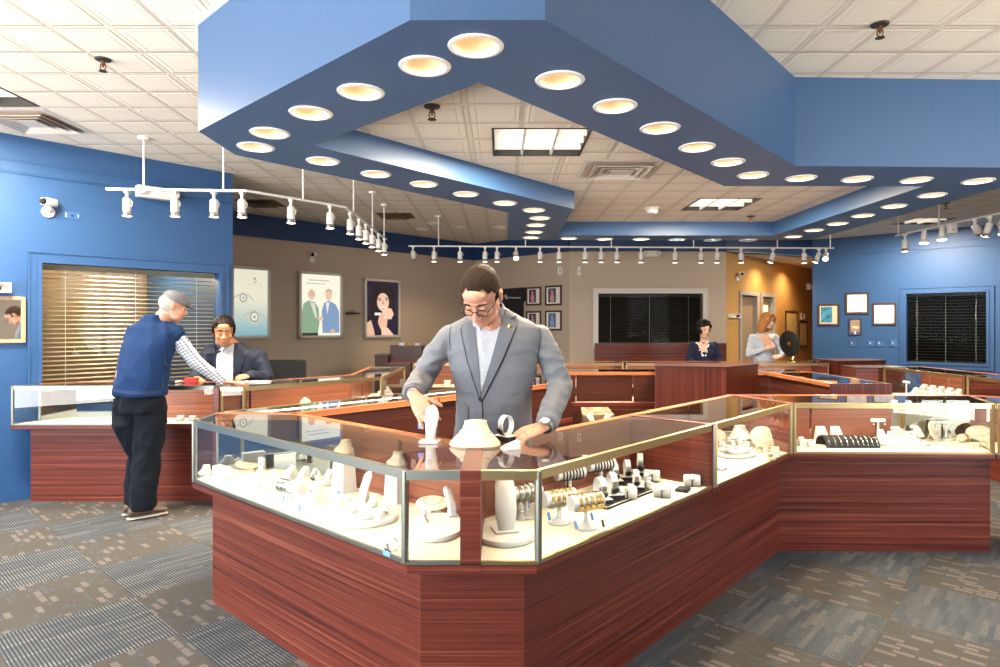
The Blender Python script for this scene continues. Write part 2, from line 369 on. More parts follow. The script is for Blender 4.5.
# downlights: trim ring, reflector cone, lamp with its own light
def downlight(c, label, z=HB):
    t = thing('recessed_downlight', label, 'ceiling light', (c[0], c[1], z), 0, 'recessed downlights around the blue soffit')
    b = BM(); lathe(b, [(.082,.004),(.084,-.006),(.100,-.005),(.103,0),(.103,.004)], 28); new_obj('trim_ring', b, M['white'], t, True)
    b = BM(); lathe(b, [(.083,0),(.078,.03),(.066,.075),(.048,.115),(.046,.13)], 28); new_obj('reflector', b, M['reflector'], t, True)
    b = BM(); lathe(b, [(0,.108),(.03,.110),(.046,.122),(.046,.135),(0,.135)], 20); new_obj('lamp_bulb', b, M['bulb'], t, True)
    d = bpy.data.lights.new('downlight_glow', 'SPOT'); d.energy = 27; d.color = (1,.74,.46); d.shadow_soft_size = .04; d.spot_size = math.radians(140); d.spot_blend = 1.0
    l = bpy.data.objects.new('downlight_glow', d); COL.objects.link(l); l.parent = t; l.location = (0,0,.02)
    return t
arm_names = ([(0, 6, 'front left arm of the soffit, {} from the front corner'), (6, 11, 'left rear arm of the soffit, {} from its left'),
              (11, 15, 'short left return of the soffit, {} from the front'), (15, 21, 'front right arm of the soffit, {} from the front corner'),
              (21, 25, 'straight right run of the soffit front, {} from the left'), (25, 31, 'right return arm of the soffit, {} from the front'),
              (31, 38, 'far back arm of the soffit, {} from the left')])
ORD = ['first','second','third','fourth','fifth','sixth','seventh','eighth','ninth','tenth','eleventh','twelfth','thirteenth','fourteenth','fifteenth','sixteenth','seventeenth','eighteenth','nineteenth','twentieth']
D0 = None
for a, b_, s in arm_names:
    for i in range(a, b_):
        lab = 'round downlight in the ' + s.format(ORD[i-a])
        if D0 is None: D0 = downlight(DLW[i], lab)
        else: dup(D0, (*DLW[i], HB), 0, lab)
for i, c in enumerate(FAR):
    lab = ['left front','right front','third','right end','lone'][i]
    d = dup(D0, (c[0], c[1], HC-.002), 0, 'small round downlight in the white ceiling near the far wall, ' + lab + ' of them' if i < 4 else 'round downlight in the white ceiling over the seated seller', 'downlights in the white ceiling')
    # above the plane the housing would be cut by the tiles: lower rim only shows
for i, tt in enumerate((1.35, 2.75)):
    c = Vector((3.87,10.96)) + Vector((3.83,4.19)).normalized()*tt + Vector((.738,-.675))*.38
    dd = dup(D0, (c.x, c.y, 2.718), 0, 'warm downlight in the alcove ceiling, %s' % ('nearer one','farther one')[i], 'downlights in the alcove')
    for ch in dd.children:
        if ch.type == 'LIGHT': ch.data = ch.data.copy(); ch.data.energy = 95; ch.location = (0,0,-.02)

# fluorescent troffers: dark frame, bright lens, white louvre blades
def troffer(x0, x1, y0, y1, z, label, nx=3, ny=3):
    cx, cy = (x0+x1)/2, (y0+y1)/2; hx, hy = (x1-x0)/2, (y1-y0)/2
    t = thing('fluorescent_ceiling_light', label, 'ceiling light', (cx, cy, z), 0, 'square fluorescent ceiling lights')
    b = BM()
    for s in (-1, 1):
        box(b, min(s*hx, s*(hx-.014)), max(s*hx, s*(hx-.014)), -hy, hy, -.004, .07); box(b, -hx, hx, min(s*hy, s*(hy-.014)), max(s*hy, s*(hy-.014)), -.004, .07)
    new_obj('frame', b, M['dark'], t)
    b = BM(); box(b, -hx+.012, hx-.012, -hy+.012, hy-.012, .062, .07); new_obj('light_lens', b, M['panel'], t)
    b = BM()
    for i in range(1, nx): x = -hx + 2*hx*i/nx; box(b, x-.007, x+.007, -hy+.012, hy-.012, .0, .055)
    for i in range(1, ny): y = -hy + 2*hy*i/ny; box(b, -hx+.012, hx-.012, y-.004, y+.004, .0, .055)
    new_obj('louvre', b, M['white'], t)
    d = bpy.data.lights.new('troffer_glow', 'AREA'); d.shape = 'SQUARE'; d.size = .5; d.energy = 150; d.color = (1,.86,.66)
    l = bpy.data.objects.new('troffer_glow', d); COL.objects.link(l); l.parent = t; l.location = (0,0,-.02)
    return t
troffer(*TROF[0], 'square louvred fluorescent light nearest, inside the blue soffit ring', 3, 4)
troffer(*TROF[1], 'square louvred fluorescent light inside the ring, next to the smoke detector')
troffer(*TROF[2], 'square fluorescent light at the right, above the blue wall window')
troffer(*TROF[3], 'square fluorescent light at the far left ceiling edge', 2, 3)

def vent(x0, x1, y0, y1, z, label, m):
    cx, cy = (x0+x1)/2, (y0+y1)/2; h = (x1-x0)/2
    t = thing('ceiling_vent', label, 'vent', (cx, cy, z), 0, 'square air diffusers in the ceiling')
    b = BM()
    def ring(b, a, c, za, zb):
        va = [b.verts.new(p) for p in ((-a,-a,za),(a,-a,za),(a,a,za),(-a,a,za))]; vb = [b.verts.new(p) for p in ((-c,-c,zb),(c,-c,zb),(c,c,zb),(-c,c,zb))]
        for i in range(4): b.faces.new((va[i], va[(i+1)%4], vb[(i+1)%4], vb[i]))
    ring(b, h, h-.03, -.001, -.006); ring(b, h-.03, h-.07, -.006, -.001); new_obj('frame', b, m, t)
    for k in range(3):
        b = BM(); a = h-.08-.06*k; ring(b, a, a-.05, -.028, -.004); ring(b, a, a-.003, -.028, -.03); new_obj('diffuser_cone', b, m, t)
    b = BM(); box(b, -h+.225, h-.225, -h+.225, h-.225, -.024, -.018); new_obj('centre_plate', b, m, t)
    b = BM(); box(b, -h+.02, h-.02, -h+.02, h-.02, -.002, -.0005); new_obj('duct_opening', b, M['dim'] if m is M['dim'] else M['grey'], t)
    return t
vent(.60, 1.19, 4.52, 5.11, HI, 'square beige air diffuser beside the louvred light inside the ring', M['trimwhite'])
vent(-3.93, -3.32, 4.66, 5.27, HC, 'square air diffuser at the left edge of the ceiling', M['trimwhite'])
vent(-3.35, -2.85, 8.05, 8.55, HC, 'dark square air diffuser above the seated seller', M['dim'])
vent(-1.75, -1.25, 9.0, 9.5, HC, 'dark square air diffuser above the left track end', M['dim'])

def sprinkler(c, z, label):
    t = thing('fire_sprinkler', label, 'sprinkler', (c[0], c[1], z), 0, 'fire sprinklers in the ceiling')
    b = BM(); lathe(b, [(0,.0),(.045,0),(.042,-.008),(.02,-.012),(0,-.012)], 16); new_obj('escutcheon', b, M['dark'], t, True)
    b = BM(); lathe(b, [(.012,-.01),(.012,-.035),(.006,-.04),(.006,-.05)], 10); tube(b, [(-.014,0,-.03),(-.016,0,-.055),(0,0,-.07)], .004, 6); tube(b, [(.014,0,-.03),(.016,0,-.055),(0,0,-.07)], .004, 6); new_obj('sprinkler_head', b, mat('bronze fitting', (.25,.12,.07), .35, .9), t, True)
    b = BM(); lathe(b, [(0,-.07),(.022,-.070),(.024,-.074),(0,-.074)], 14); new_obj('deflector', b, M['dark'], t, True)
def PC(px, py, z): p = P(px, py, z); return (p.x, p.y)
sprinkler(PC(103,59,HC), HC, 'small fire sprinkler in the white ceiling at upper left')
sprinkler(PC(432,106,HI), HI, 'small fire sprinkler inside the soffit ring near its front corner')
sprinkler(PC(880,24,HC), HC, 'small fire sprinkler in the white ceiling at upper right')
sprinkler(PC(751,216,HI), HI, 'small fire sprinkler inside the ring near its far right corner')
sprinkler(PC(946,203,HC), HC, 'small fire sprinkler above the right hand track lights')
c = PC(652,208,HI)
t = thing('smoke_detector', 'white round smoke detector on the ceiling inside the ring', 'smoke detector', (*c, HI))
b = BM(); lathe(b, [(0,0),(.075,0),(.075,-.02),(0,-.02)], 24); new_obj('mounting_base', b, M['trimwhite'], t, True)
b = BM(); lathe(b, [(.06,-.02),(.058,-.035),(.045,-.055),(.02,-.06),(0,-.06)], 24); new_obj('sensor_dome', b, M['white'], t, True)

# ------------------------------------------------------------------ walls
def wall(name, p, q, m, z0=0, z1=HC, hole=None, th=.14, side=1):
    """wall from p to q whose room face is the p-q line; thickness goes to the left (side=1) of p->q. hole=(t0,t1,za,zb)"""
    p, q = Vector(p), Vector(q); d = (q-p).normalized(); L = (q-p).length
    b = BM()
    def seg(a, c, za, zb): beam(b, p+d*a, p+d*c, th, za, zb, side=.5*side)
    if hole:
        t0, t1, za, zb = hole
        seg(0, t0, z0, z1); seg(t1, L, z0, z1); seg(t0, t1, z0, za); seg(t0, t1, zb, z1)
    else: seg(0, L, z0, z1)
    return struct(name, b, m)
S1 = (-6.33, 2.81); W0 = Vector((-4.1, 5.25)); C1 = (-2.79, 6.68)
off = (W0-Vector(S1)).length
wall('wall_left', S1, C1, M['blue'], hole=(off+.28, off+1.79, .84, 1.99))
C1b = (-4.43, 8.19)
wall('wall_left_return', C1, C1b, M['blue'], th=.1)
C2 = (-.49, 12.5); C3 = (1.19, 10.96); C4 = (3.87, 10.96)
wall('wall_back_left', C1b, C2, M['grey'])
wall('wall_back_middle', C2, C3, M['grey'])
wall('wall_back', C3, C4, M['grey'], hole=(.49, 2.28, 1.15, 2.0))
C5 = (7.7, 15.15)
# alcove wall with two doorways (t along the wall)
aw = Vector(C4); ad = (Vector(C5)-aw).normalized()
b = BM()
for a, c, za, zb in ((0,.62,0,2.72),(1.35,1.62,0,2.72),(2.22,5.6,0,2.72),(.62,1.35,2.0,2.72),(1.62,2.22,2.0,2.72)): beam(b, aw+ad*a, aw+ad*c, .12, za, zb, side=.5)
struct('wall_alcove', b, M['tan'])
D1 = Vector((5.81, 11.9)); dr = Vector((.738,-.675)); D2 = D1 + dr*6.0
wall('wall_right', D1, D2, M['blue'], hole=(1.50, 2.585, .84, 1.99))
wall('wall_alcove_right', D1 + Vector((2.4,2.6)), D1+Vector((.06,.06)), M['tan'], th=.1, side=1)
wall('wall_alcove_end', (7.4,15.05), (8.9,14.1), M['tan'], th=.1)  # unseen end wall, added to keep sky light out of the alcove
b = BM(); prism(b, [C4, (5.81,11.9), (9.2,15.6), (7.7,15.6)], 2.72, 2.74); struct('ceiling_alcove', b, M['ceiling'])
b = BM(); beam(b, C4, D1, .12, 2.72, HC, side=.5)
def band(p, q): beam(b, p, q, .03, 2.72, HC, side=-.5)
band(C1b, C2); band(C2, C3); band(C3, C4)
struct('trim_3', b, M['navy'])
# crown moulding and baseboards of the blue walls
def moulding(name, p, q, z, prof, m, side=-.5):
    b = BM()
    for (w, za, zb) in prof: beam(b, p, q, w, z+za, z+zb, side=side)
    struct(name, b, m)
CRN = [(.012,-.05,-.035),(.02,-.035,0),(.012,0,.012),(.008,.05,.065),(.014,.065,.085)]
moulding('trim_4', S1, C1, 2.77, CRN, M['blue']); moulding('trim_5', D1, D2, 2.77, CRN, M['blue'])
BB = [(.014,0,.09),(.009,.09,.105)]
moulding('baseboard_left', S1, C1, 0, BB, M['blue']); moulding('baseboard_right', D1, D2, 0, BB, M['blue'])
moulding('baseboard_back', C3, C4, 0, BB, M['trimwhite'])
# rear walls with the shop windows the daylight comes through
b = BM(); s0 = Vector(S1); sd = Vector((.738,-.675)); LL = 10.2
seg = lambda a, c, za, zb: beam(b, s0+sd*a, s0+sd*c, .16, za, zb, side=-.5)
seg(-.6, .25, 0, HC); seg(6.9, LL, 0, HC); seg(.25, 6.9, 0, .35); seg(.25, 6.9, 2.85, HC)
struct('wall_rear_left', b, M['blue'])
b = BM()
for k in range(1, 5): a = .25+6.65*k/5; beam(b, s0+sd*(a-.04), s0+sd*(a+.04), .1, .35, 2.85, side=-.7)
seg2 = lambda a, c, za, zb: beam(b, s0+sd*a, s0+sd*c, .1, za, zb, side=-.7)
seg2(.25, 6.9, .35, .42); seg2(.25, 6.9, 2.78, 2.85); seg2(.25,6.9,2.2,2.26)
struct('window_4', b, M['dark'])
e0 = D2; ed = Vector((-.675,-.738)); e1 = s0+sd*LL
b = BM(); q0 = Vector((3.0,-3.6)); 
seg = lambda a, c, za, zb: beam(b, e0+ed*a, e0+ed*c, .16, za, zb, side=.5)
L2 = 12.5
# windows from 5.2 to 11.2 along it, wall elsewhere
seg(0, 7.5, 0, HC); seg(9.1, 15.5, 0, HC); seg(7.5, 9.1, 0, .5); seg(7.5, 9.1, 2.6, HC)
seg(8.27, 8.33, .5, 2.6)
struct('wall_rear_right', b, M['grey'])
b = BM(); beam(b, s0+sd*LL, e0+ed*15.5, .16, 0, HC, side=0); struct('wall_rear', b, M['grey'])

# ------------------------------------------------------------------ window casings, panes and blinds
def casing(name, p0, d, t0, t1, za, zb, m, w=.10, proud=.03):
    """moulded frame around an opening on the room side of a wall (n points into the room)"""
    p0, d = Vector(p0), Vector(d).normalized(); b = BM()
    for (o, ww, pr) in ((0, w, proud*.5), (0, w*.35, proud), (w*.82, w*.18, proud*.8)):
        a0, a1, a2, a3 = t0-o-ww, t0-o, t1+o, t1+o+ww
        beam(b, p0+d*a0, p0+d*a1, pr, za-o-ww, zb+o+ww, side=-.5); beam(b, p0+d*a2, p0+d*a3, pr, za-o-ww, zb+o+ww, side=-.5)
        beam(b, p0+d*a1, p0+d*a2, pr, zb+o, zb+o+ww, side=-.5); beam(b, p0+d*a1, p0+d*a2, pr, za-o-ww, za-o, side=-.5)
    return struct(name, b, m)
def pane(p0, d, t0, t1, za, zb, side, parent, m='window'):
    b = BM(); p0, d = Vector(p0), Vector(d).normalized(); beam(b, p0+d*t0, p0+d*t1, .006, za, zb, side=side); o = new_obj('window_pane', b, M[m], parent); return o
def blinds(p0, d, t0, t1, za, zb, offn, m, label, tilt=.35, pitch=.04, ladders=(.12,.5,.88)):
    p0, d = Vector(p0), Vector(d).normalized(); n = Vector((-d.y, d.x)); base = p0 + n*offn
    c = base + d*((t0+t1)/2); L = (t1-t0)/2 - .012
    t = thing('venetian_blind', label, 'blinds', (c.x, c.y, za), math.atan2(d.y, d.x))
    b = BM(); k = 0; z = .02
    while z < zb-za-.05:
        T = Matrix.Translation((0,0,z)) @ Matrix.Rotation(tilt, 4, 'X'); box(b, -L, L, -.0225, .0225, -.0012, .0012, T=T); z += pitch
    new_obj('slats', b, m, t)
    b = BM(); box(b, -L, L, -.022, .022, zb-za-.045, zb-za-.003); new_obj('head_rail', b, m, t)
    b = BM(); box(b, -L, L, -.022, .022, 0, .014); new_obj('bottom_rail', b, m, t)
    for f in ladders:
        b = BM(); x = -L + 2*L*f; tube(b, [(x,-.027,.01),(x,-.027,zb-za-.03)], .002, 6); new_obj('ladder_cord', b, M['white'], t)
    return t
rd = (Vector(C1)-Vector(S1)).normalized(); A0, A1 = off+.28, off+1.79
w1 = casing('window_1', S1, rd, A0, A1, .84, 1.99, M['blue']); pane(S1, rd, A0, A1, .84, 1.99, 8, w1)
M['slat'] = noisy(mat('tan wooden blind slats', (.38,.29,.18), .4), 30, .1, stretch=(.3,1,1))
blinds(S1, rd, A0, A1, .845, 1.985, .095, M['slat'], 'tan slatted blind in the blue framed window behind the man in the vest', .22)
w2 = casing('window_2', C3, (1,0), .49, 2.28, 1.15, 2.0, M['trimwhite'], .09); pane(C3, (1,0), .49, 2.28, 1.15, 2.0, 8, w2, 'windowdark')
M['slatd'] = noisy(mat('dark brown blind slats', (.035,.026,.018), .4), 30, .1)
blinds(C3, (1,0), .49, 2.28, 1.155, 1.995, .095, M['slatd'], 'dark slatted blind in the window on the far grey wall', 1.0, .05)
w3 = casing('window_3', D1, dr, 1.50, 2.585, .84, 1.99, M['blue']); pane(D1, dr, 1.50, 2.585, .84, 1.99, 8, w3, 'windowdark')
blinds(D1, dr, 1.50, 2.585, .845, 1.985, .095, M['slatd'], 'dark slatted blind in the window of the right blue wall', .2, .05)
# rooms behind the windows
b = BM(); rn = Vector((-rd.y, rd.x)); a = Vector(S1)+rd*(A0-.6)+rn*.2; c = Vector(S1)+rd*(A1+.1)+rn*.2
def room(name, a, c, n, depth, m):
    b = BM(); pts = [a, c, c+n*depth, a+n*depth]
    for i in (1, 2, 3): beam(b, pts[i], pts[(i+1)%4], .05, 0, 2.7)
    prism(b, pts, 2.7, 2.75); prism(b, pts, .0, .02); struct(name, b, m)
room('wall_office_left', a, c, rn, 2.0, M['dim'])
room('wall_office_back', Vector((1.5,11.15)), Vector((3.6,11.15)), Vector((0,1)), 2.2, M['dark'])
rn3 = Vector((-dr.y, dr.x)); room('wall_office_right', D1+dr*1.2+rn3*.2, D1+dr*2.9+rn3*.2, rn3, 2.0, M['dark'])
M['greenlit'] = mat('bright green yellow daylight pane', (.5,.6,.3), .6, emit=(.62,.68,.28), es=.55)
q = Vector(S1)+rd*(A0-.2)+rn*1.9
t = thing('office_window', 'bright yellowish green pane glowing behind the left blinds', 'window', (q.x, q.y, 0), math.atan2(rd.y, rd.x))
b = BM(); box(b, -.42, .42, -.02, .0, .95, 1.95); new_obj('lit_pane', b, M['greenlit'], t)
b = BM(); [box(b, x-.02, x+.02, -.04, -.02, .93, 1.97) for x in (-.42, 0, .42)]; box(b, -.42, .42, -.04, -.02, 1.4, 1.44); new_obj('sash', b, mat('olive green sash', (.16,.17,.05), .5), t)
d = bpy.data.lights.new('office_glow', 'POINT'); d.energy = 150; d.color = (1,.75,.45); d.shadow_soft_size = .2
o = bpy.data.objects.new('office_glow', d); COL.objects.link(o); q = Vector(S1)+rd*(A0+.9)+rn*1.2; o.location = (q.x, q.y, 2.3)

# wood wainscot under the far window
b = BM(); box(b, 1.62, 3.85, 10.88, 10.955, 0, 1.15); struct('trim_6', b, M['wood'])
# alcove doors
def door(name, t0, t1, glass_=False):
    b = BM(); z1 = 2.0
    for (a, c) in ((t0-.07, t0+.01), (t1-.01, t1+.07)): beam(b, aw+ad*a, aw+ad*c, .16, 0, z1+.07, side=.3)
    beam(b, aw+ad*t0, aw+ad*t1, .16, z1, z1+.07, side=.3)
    f = struct(name, b, mat('grey door casing', (.33,.30,.28), .5))
    b = BM(); beam(b, aw+ad*(t0+.01), aw+ad*(t1-.01), .04, 0.01, z1-.005, side=2.0); lf = new_obj('door_leaf', b, noisy(mat('taupe door leaf', (.25,.18,.11), .5), 20, .05), f)
    b = BM(); c = aw+ad*(t0+.07)+Vector((ad.y,-ad.x))*-.03; ball(b, (c.x, c.y, 1.0), .03); new_obj('door_handle', b, M['steel'], lf, True)
    if glass_:
        b = BM(); beam(b, aw+ad*(t0+.12), aw+ad*(t1-.12), .01, .9, 1.85, side=5.2); new_obj('door_glass', b, mat('pale green lit door glass', (.6,.7,.5), .3, emit=(.75,.8,.5), es=.5), lf)
door('door_1', .62, 1.35); door('door_2', 1.62, 2.22, True)
# ================================================================== showcases
ZT, ZB, ZL = .965, .65, .614            # top, deck, underside of the case
def inset_poly(pts, d):
    """offset a polygon inwards by d (list of distances per edge i -> i+1)"""
    n = len(pts); P2 = [Vector(p[:2]) for p in pts]
    area = sum(P2[i].x*P2[(i+1)%n].y - P2[(i+1)%n].x*P2[i].y for i in range(n)); s = 1 if area > 0 else -1
    out = []
    for i in range(n):
        e0 = (P2[i]-P2[i-1]).normalized(); e1 = (P2[(i+1)%n]-P2[i]).normalized()
        n0 = Vector((-e0.y, e0.x))*s; n1 = Vector((-e1.y, e1.x))*s
        a = P2[i]+n0*d[i-1]; c = P2[i]+n1*d[i]
        den = e0.x*e1.y-e0.y*e1.x
        if abs(den) < 1e-4: out.append(c)
        else: t = ((c.x-a.x)*e1.y-(c.y-a.y)*e1.x)/den; out.append(a+e0*t)
    return out
CASES = []
def showcase(label, front, back, name='glass_showcase', frame='brass', panels=None, ends=(1,1), stile=(0,0), doors=0, mirror=False, energy=10,
             base=True, over=(.09,.0), woodm='wood', group='glass jewellery showcases on wood bases', light=True, railm=None, open_back=(), railz=.032, base_end=(.0,.0), nback=None):
    """front: outer plan points left to right as the customer sees them, back: staff side, left to right. ends: glass ends; stile: wooden end stiles"""
    front = [Vector(p) for p in front]; back = [Vector(p) for p in back]; poly = front + back[::-1]
    nf, nb = len(front), len(back); c = sum(poly, Vector((0,0)))/len(poly)
    t = thing(name, label, 'display case', (c.x, c.y, 0), 0, group)
    F = [p-c for p in front]; B = [p-c for p in back]; Q = F + B[::-1]; n = len(Q)
    # per edge: front edges, right end, back edges (reversed), left end
    kinds = ['f']*(nf-1) + ['r'] + ['b']*(nb-1) + ['l']
    ins = lambda f, e0, e1, bk: [f if k == 'f' else e1 if k == 'r' else bk if k == 'b' else e0 for k in kinds]
    fm = M[frame]
    if base:
        bp = inset_poly(Q, ins(over[0], base_end[0], base_end[1], over[1]))
        b = BM(); prism(b, bp, 0, ZL); new_obj('base_cabinet', b, M[woodm], t)
    b = BM(); prism(b, Q, ZL, ZB-.004); new_obj('case_lip', b, M['wood'], t)
    b = BM(); prism(b, inset_poly(Q, ins(.012,.012,.012,.012)), ZB-.004, ZB+.003); new_obj('display_deck', b, M['deck'], t)
    # metal frame: bottom rail, top rail, posts
    edges = [(F[i], F[i+1]) for i in range(nf-1)] + ([(F[-1], B[-1])] if ends[1] else []) + ([(B[0], F[0])] if ends[0] else [])
    b = BM()
    for p, q in edges:
        d = (q-p).normalized(); beam(b, p, q, .014, ZB-.006, ZB+.008, side=.5); beam(b, p, q, .022, ZT-railz, ZT, side=.5)
    new_obj('metal_rail', b, railm or fm, t)
    pp = F + ([B[0]] if ends[0] else []) + ([B[-1]] if ends[1] else [])
    for i, p in enumerate(pp):
        dcen = (Vector((0,0))-p).normalized(); pc = p + dcen*.016
        b = BM(); prism(b, circ(pc, .013, 8), ZB, ZT-.003); new_obj('corner_post', b, fm, t)
    for p, q in edges:
        d = (q-p).normalized(); b = BM(); beam(b, p+d*.012, q-d*.012, .005, ZB+.006, ZT-.03, side=1.5); new_obj('glass_pane', b, M['glass'], t)
    b = BM(); prism(b, inset_poly(Q, ins(.02,.012,.012,.045)), ZT-.008, ZT-.001); new_obj('glass_top', b, M['glasstop'], t)
    b = BM()
    for i in range(nb-1): beam(b, B[i], B[i+1], .05, ZT-.032, ZT+.001, side=-.5)
    new_obj('wood_edge', b, M['woodedge'], t)
    for i in range(nb-1):
        if i in open_back: continue
        d = (B[i+1]-B[i]); L = d.length; k = (nback or {}).get(i) or (max(1, round(L/.7)) if L > .5 else 1); d.normalize()
        for j in range(k):
            p, q = B[i]+d*(L*j/k+.004), B[i]+d*(L*(j+1)/k-.004)
            mm = M['mirror'] if (mirror is True or (mirror and (i, j) in mirror)) else M['wooddark'] if woodm == 'wooddark' else M['woodlit']
            b = BM(); beam(b, p, q, .012, ZB, ZT-.032, side=-1.2-(j%2)*1.1); new_obj('sliding_back', b, mm, t)
    for side, (on, p, q) in enumerate(((stile[0], F[0], B[0]), (stile[1], F[-1], B[-1]))):
        if on:
            s = -.5 if side == 0 else .5
            b = BM(); dd = (q-p).normalized(); beam(b, p-dd*.004, q, .035, ZB-.03, ZT+.0015, side=s); new_obj('end_stile', b, M['wood'], t)
    if light:   # the case's own light tube under the front rail
        for i in range(nf-1):
            d = F[i+1]-F[i]; L = d.length; d.normalize(); nn = Vector((-d.y, d.x))
            if L < .35: continue
            b = BM(); tube(b, [(*(F[i]+d*.05+nn*.035), ZT-.024), (*(F[i+1]-d*.05+nn*.035), ZT-.024)], .006, 8); new_obj('light_tube', b, M['tube'], t, True); b = BM(); beam(b, F[i]+d*.03+nn*.018, F[i+1]-d*.03+nn*.018, .030, ZT-.014, ZT-.0095, side=.5); new_obj('light_shroud', b, railm or fm, t)
            ld = bpy.data.lights.new('case_glow', 'AREA'); ld.shape = 'RECTANGLE'; ld.size = L-.12; ld.size_y = .02; ld.energy = energy*L*.14; ld.color = (1,.92,.78)
            lo = bpy.data.objects.new('case_glow', ld); COL.objects.link(lo); lo.parent = t
            mid = (F[i]+F[i+1])/2 + nn*.05; lo.location = (mid.x, mid.y, ZT-.055)
            dirv = Vector((nn.x*1.3, nn.y*1.3, -1)); ax = dirv.normalized(); xx = Vector((d.x, d.y, 0)); yy = (-ax).cross(xx).normalized()
            R = Matrix((xx, yy, -ax)).transposed(); lo.rotation_euler = R.to_euler()
    if doors:   # staff side cabinet doors
        for i in range(nb-1):
            p, q = B[i], B[i+1]; L = (q-p).length; d = (q-p).normalized(); k = max(1, round(L/.62)) if doors is True else doors
            for j in range(k):
                a, e = p+d*(L*j/k+.03), p+d*(L*(j+1)/k-.03)
                for za, zb, nm in ((.30,.575,'drawer_front'), (.05,.24,'cabinet_door')):
                    b = BM(); beam(b, a, e, .02, za, zb, side=.5+(over[1]*-50)*0); dr_ = new_obj(nm, b, M['wooddark'], t)
                    b = BM(); h = e-d*.06 if j%2 == 0 else a+d*.06; nn = Vector((-d.y, d.x))
                    if nm == 'drawer_front': beam(b, h+nn*.02-d*.012, h+nn*.02+d*.012, .012, .38, .47, side=.5); new_obj('door_handle', b, M['brass'], dr_)
                    else: beam(b, a+nn*.02, e+nn*.02, .006, .232, .24, side=.5); new_obj('edge_pull', b, M['brass'], dr_)
    CASES.append(t); return t
SH = showcase
Kin = (-.1, 2.66)
SH('front left glass showcase, nearest on the left, before the man in the grey suit', [(-1.60,3.33),(-.315,2.17),(-.10,2.17)], [(-1.60,3.62),(-1.13,3.60),Kin], frame='steel', ends=(1,0), stile=(0,1), open_back=(), energy=9, mirror={(0,0),(1,0)}, nback={1:3}, base_end=(.085,0))
SH('front right glass showcase full of watches, its corner towards the camera', [(-.10,2.17),(.125,2.17),(1.075,3.20)], [Kin,(.706,3.54)], frame='steel', ends=(0,0), stile=(1,1), energy=9, railm=M['brass'])
SH('second glass showcase on the right diagonal, holding cream necklace displays', [(1.075,3.20),(1.85,4.05)], [(.706,3.54),(1.63,4.55)], ends=(0,0), stile=(0,1), energy=9)
SH('straight glass showcase at the right with black bangle ramps inside', [(1.85,4.05),(3.12,4.03)], [(1.63,4.55),(3.32,4.53)], ends=(0,1), stile=(1,0), mirror={(0,2)}, nback={0:3}, energy=9)
SH('glass showcase turning forward at the right edge of the photo', [(3.125,4.025),(3.95,3.27)], [(3.325,4.525),(4.29,3.64)], ends=(0,1), base_end=(.55,0), energy=9)
# left rear arm of the ring, cases face away
SH('glass showcase of the inner ring just behind the front left one', [(-.70,4.65),(-1.60,3.67)], [(-.42,4.355),(-1.13,3.585)], doors=True, woodm='wooddark', ends=(0,1), energy=6)
SH('glass showcase of the inner ring behind the grey suit', [(.20,5.64),(-.69,4.66)], [(.64,5.62),(-.41,4.365)], doors=True, woodm='wooddark', ends=(0,0), energy=6)
SH('glass showcase of the inner ring running back from its left corner', [(.20,6.70),(.20,5.65)], [(.64,6.70),(.64,5.63)], woodm='wooddark', ends=(0,0), energy=6)
SH('far glass showcase of the inner ring with drawers and brass pulls', [(2.0,7.2),(.20,7.2)], [(2.0,6.72),(.20,6.72)], doors=2, woodm='wooddark', ends=(0,0), energy=6)
SH('far right glass showcase of the inner ring behind the wooden podium', [(3.3,7.2),(2.01,7.2)], [(3.3,6.72),(2.01,6.72)], doors=2, woodm='wooddark', ends=(0,0), energy=6)
def rr():
    return SH('inner ring showcase with a vertical grain end panel, right of the podium', [(3.3,5.42),(3.3,6.71)], [(2.8,5.42),(2.8,6.71)], doors=2, woodm='wooddark', ends=(0,0), energy=6)
rrc = rr()
b = BM(); cx, cy = rrc.location.x, rrc.location.y; box(b, 2.79-cx, 3.31-cx, 5.40-cy, 5.42-cy, 0, ZT); new_obj('end_panel', b, M['woodv'], rrc)
# perimeter
SH('left glass showcase in front of the blinds where the man in the vest leans', [(-3.98,5.2),(-2.30,5.2)], [(-3.90,5.40),(-3.70,5.60),(-2.30,5.60)], ends=(1,1), frame='steel', mirror={(0,0),(1,0)}, energy=8, over=(.09,.04), base_end=(.06,0))
SH('angled glass showcase in front of the seated seller', [(-2.24,5.12),(-2.05,5.10),(-1.12,6.12)], [(-2.24,5.60),(-2.20,5.62),(-1.50,6.36)], ends=(1,0), mirror={(1,1)}, energy=8, railm=M['brass'])
SH('glass showcase running back below the poster of the laughing woman', [(-1.12,6.13),(-1.12,7.55)], [(-1.50,6.37),(-1.55,7.55)], ends=(0,1), energy=8)
t = thing('wooden_post', 'slim cherry wood post between the two left showcases', 'post', (-2.27,5.38,0)); b = BM(); rbox(b, -.025, .025, -.27, .22, 0, ZT-.002, .004); new_obj('post_panel', b, M['wood'], t)
xs = [-1.15, .22, 1.62, 2.97, 4.28]
for i, w in enumerate(('behind the grey suited man on his left', 'behind the grey suited man on his right', 'in front of the black haired woman', 'in front of the blonde woman')):
    SH('far wall glass showcase ' + w, [(xs[i]+.01,8.3),(xs[i+1]-.01,8.3)], [(xs[i]+.01,8.75),(xs[i+1]-.01,8.75)], stile=(0,1), ends=(1,1), energy=7)
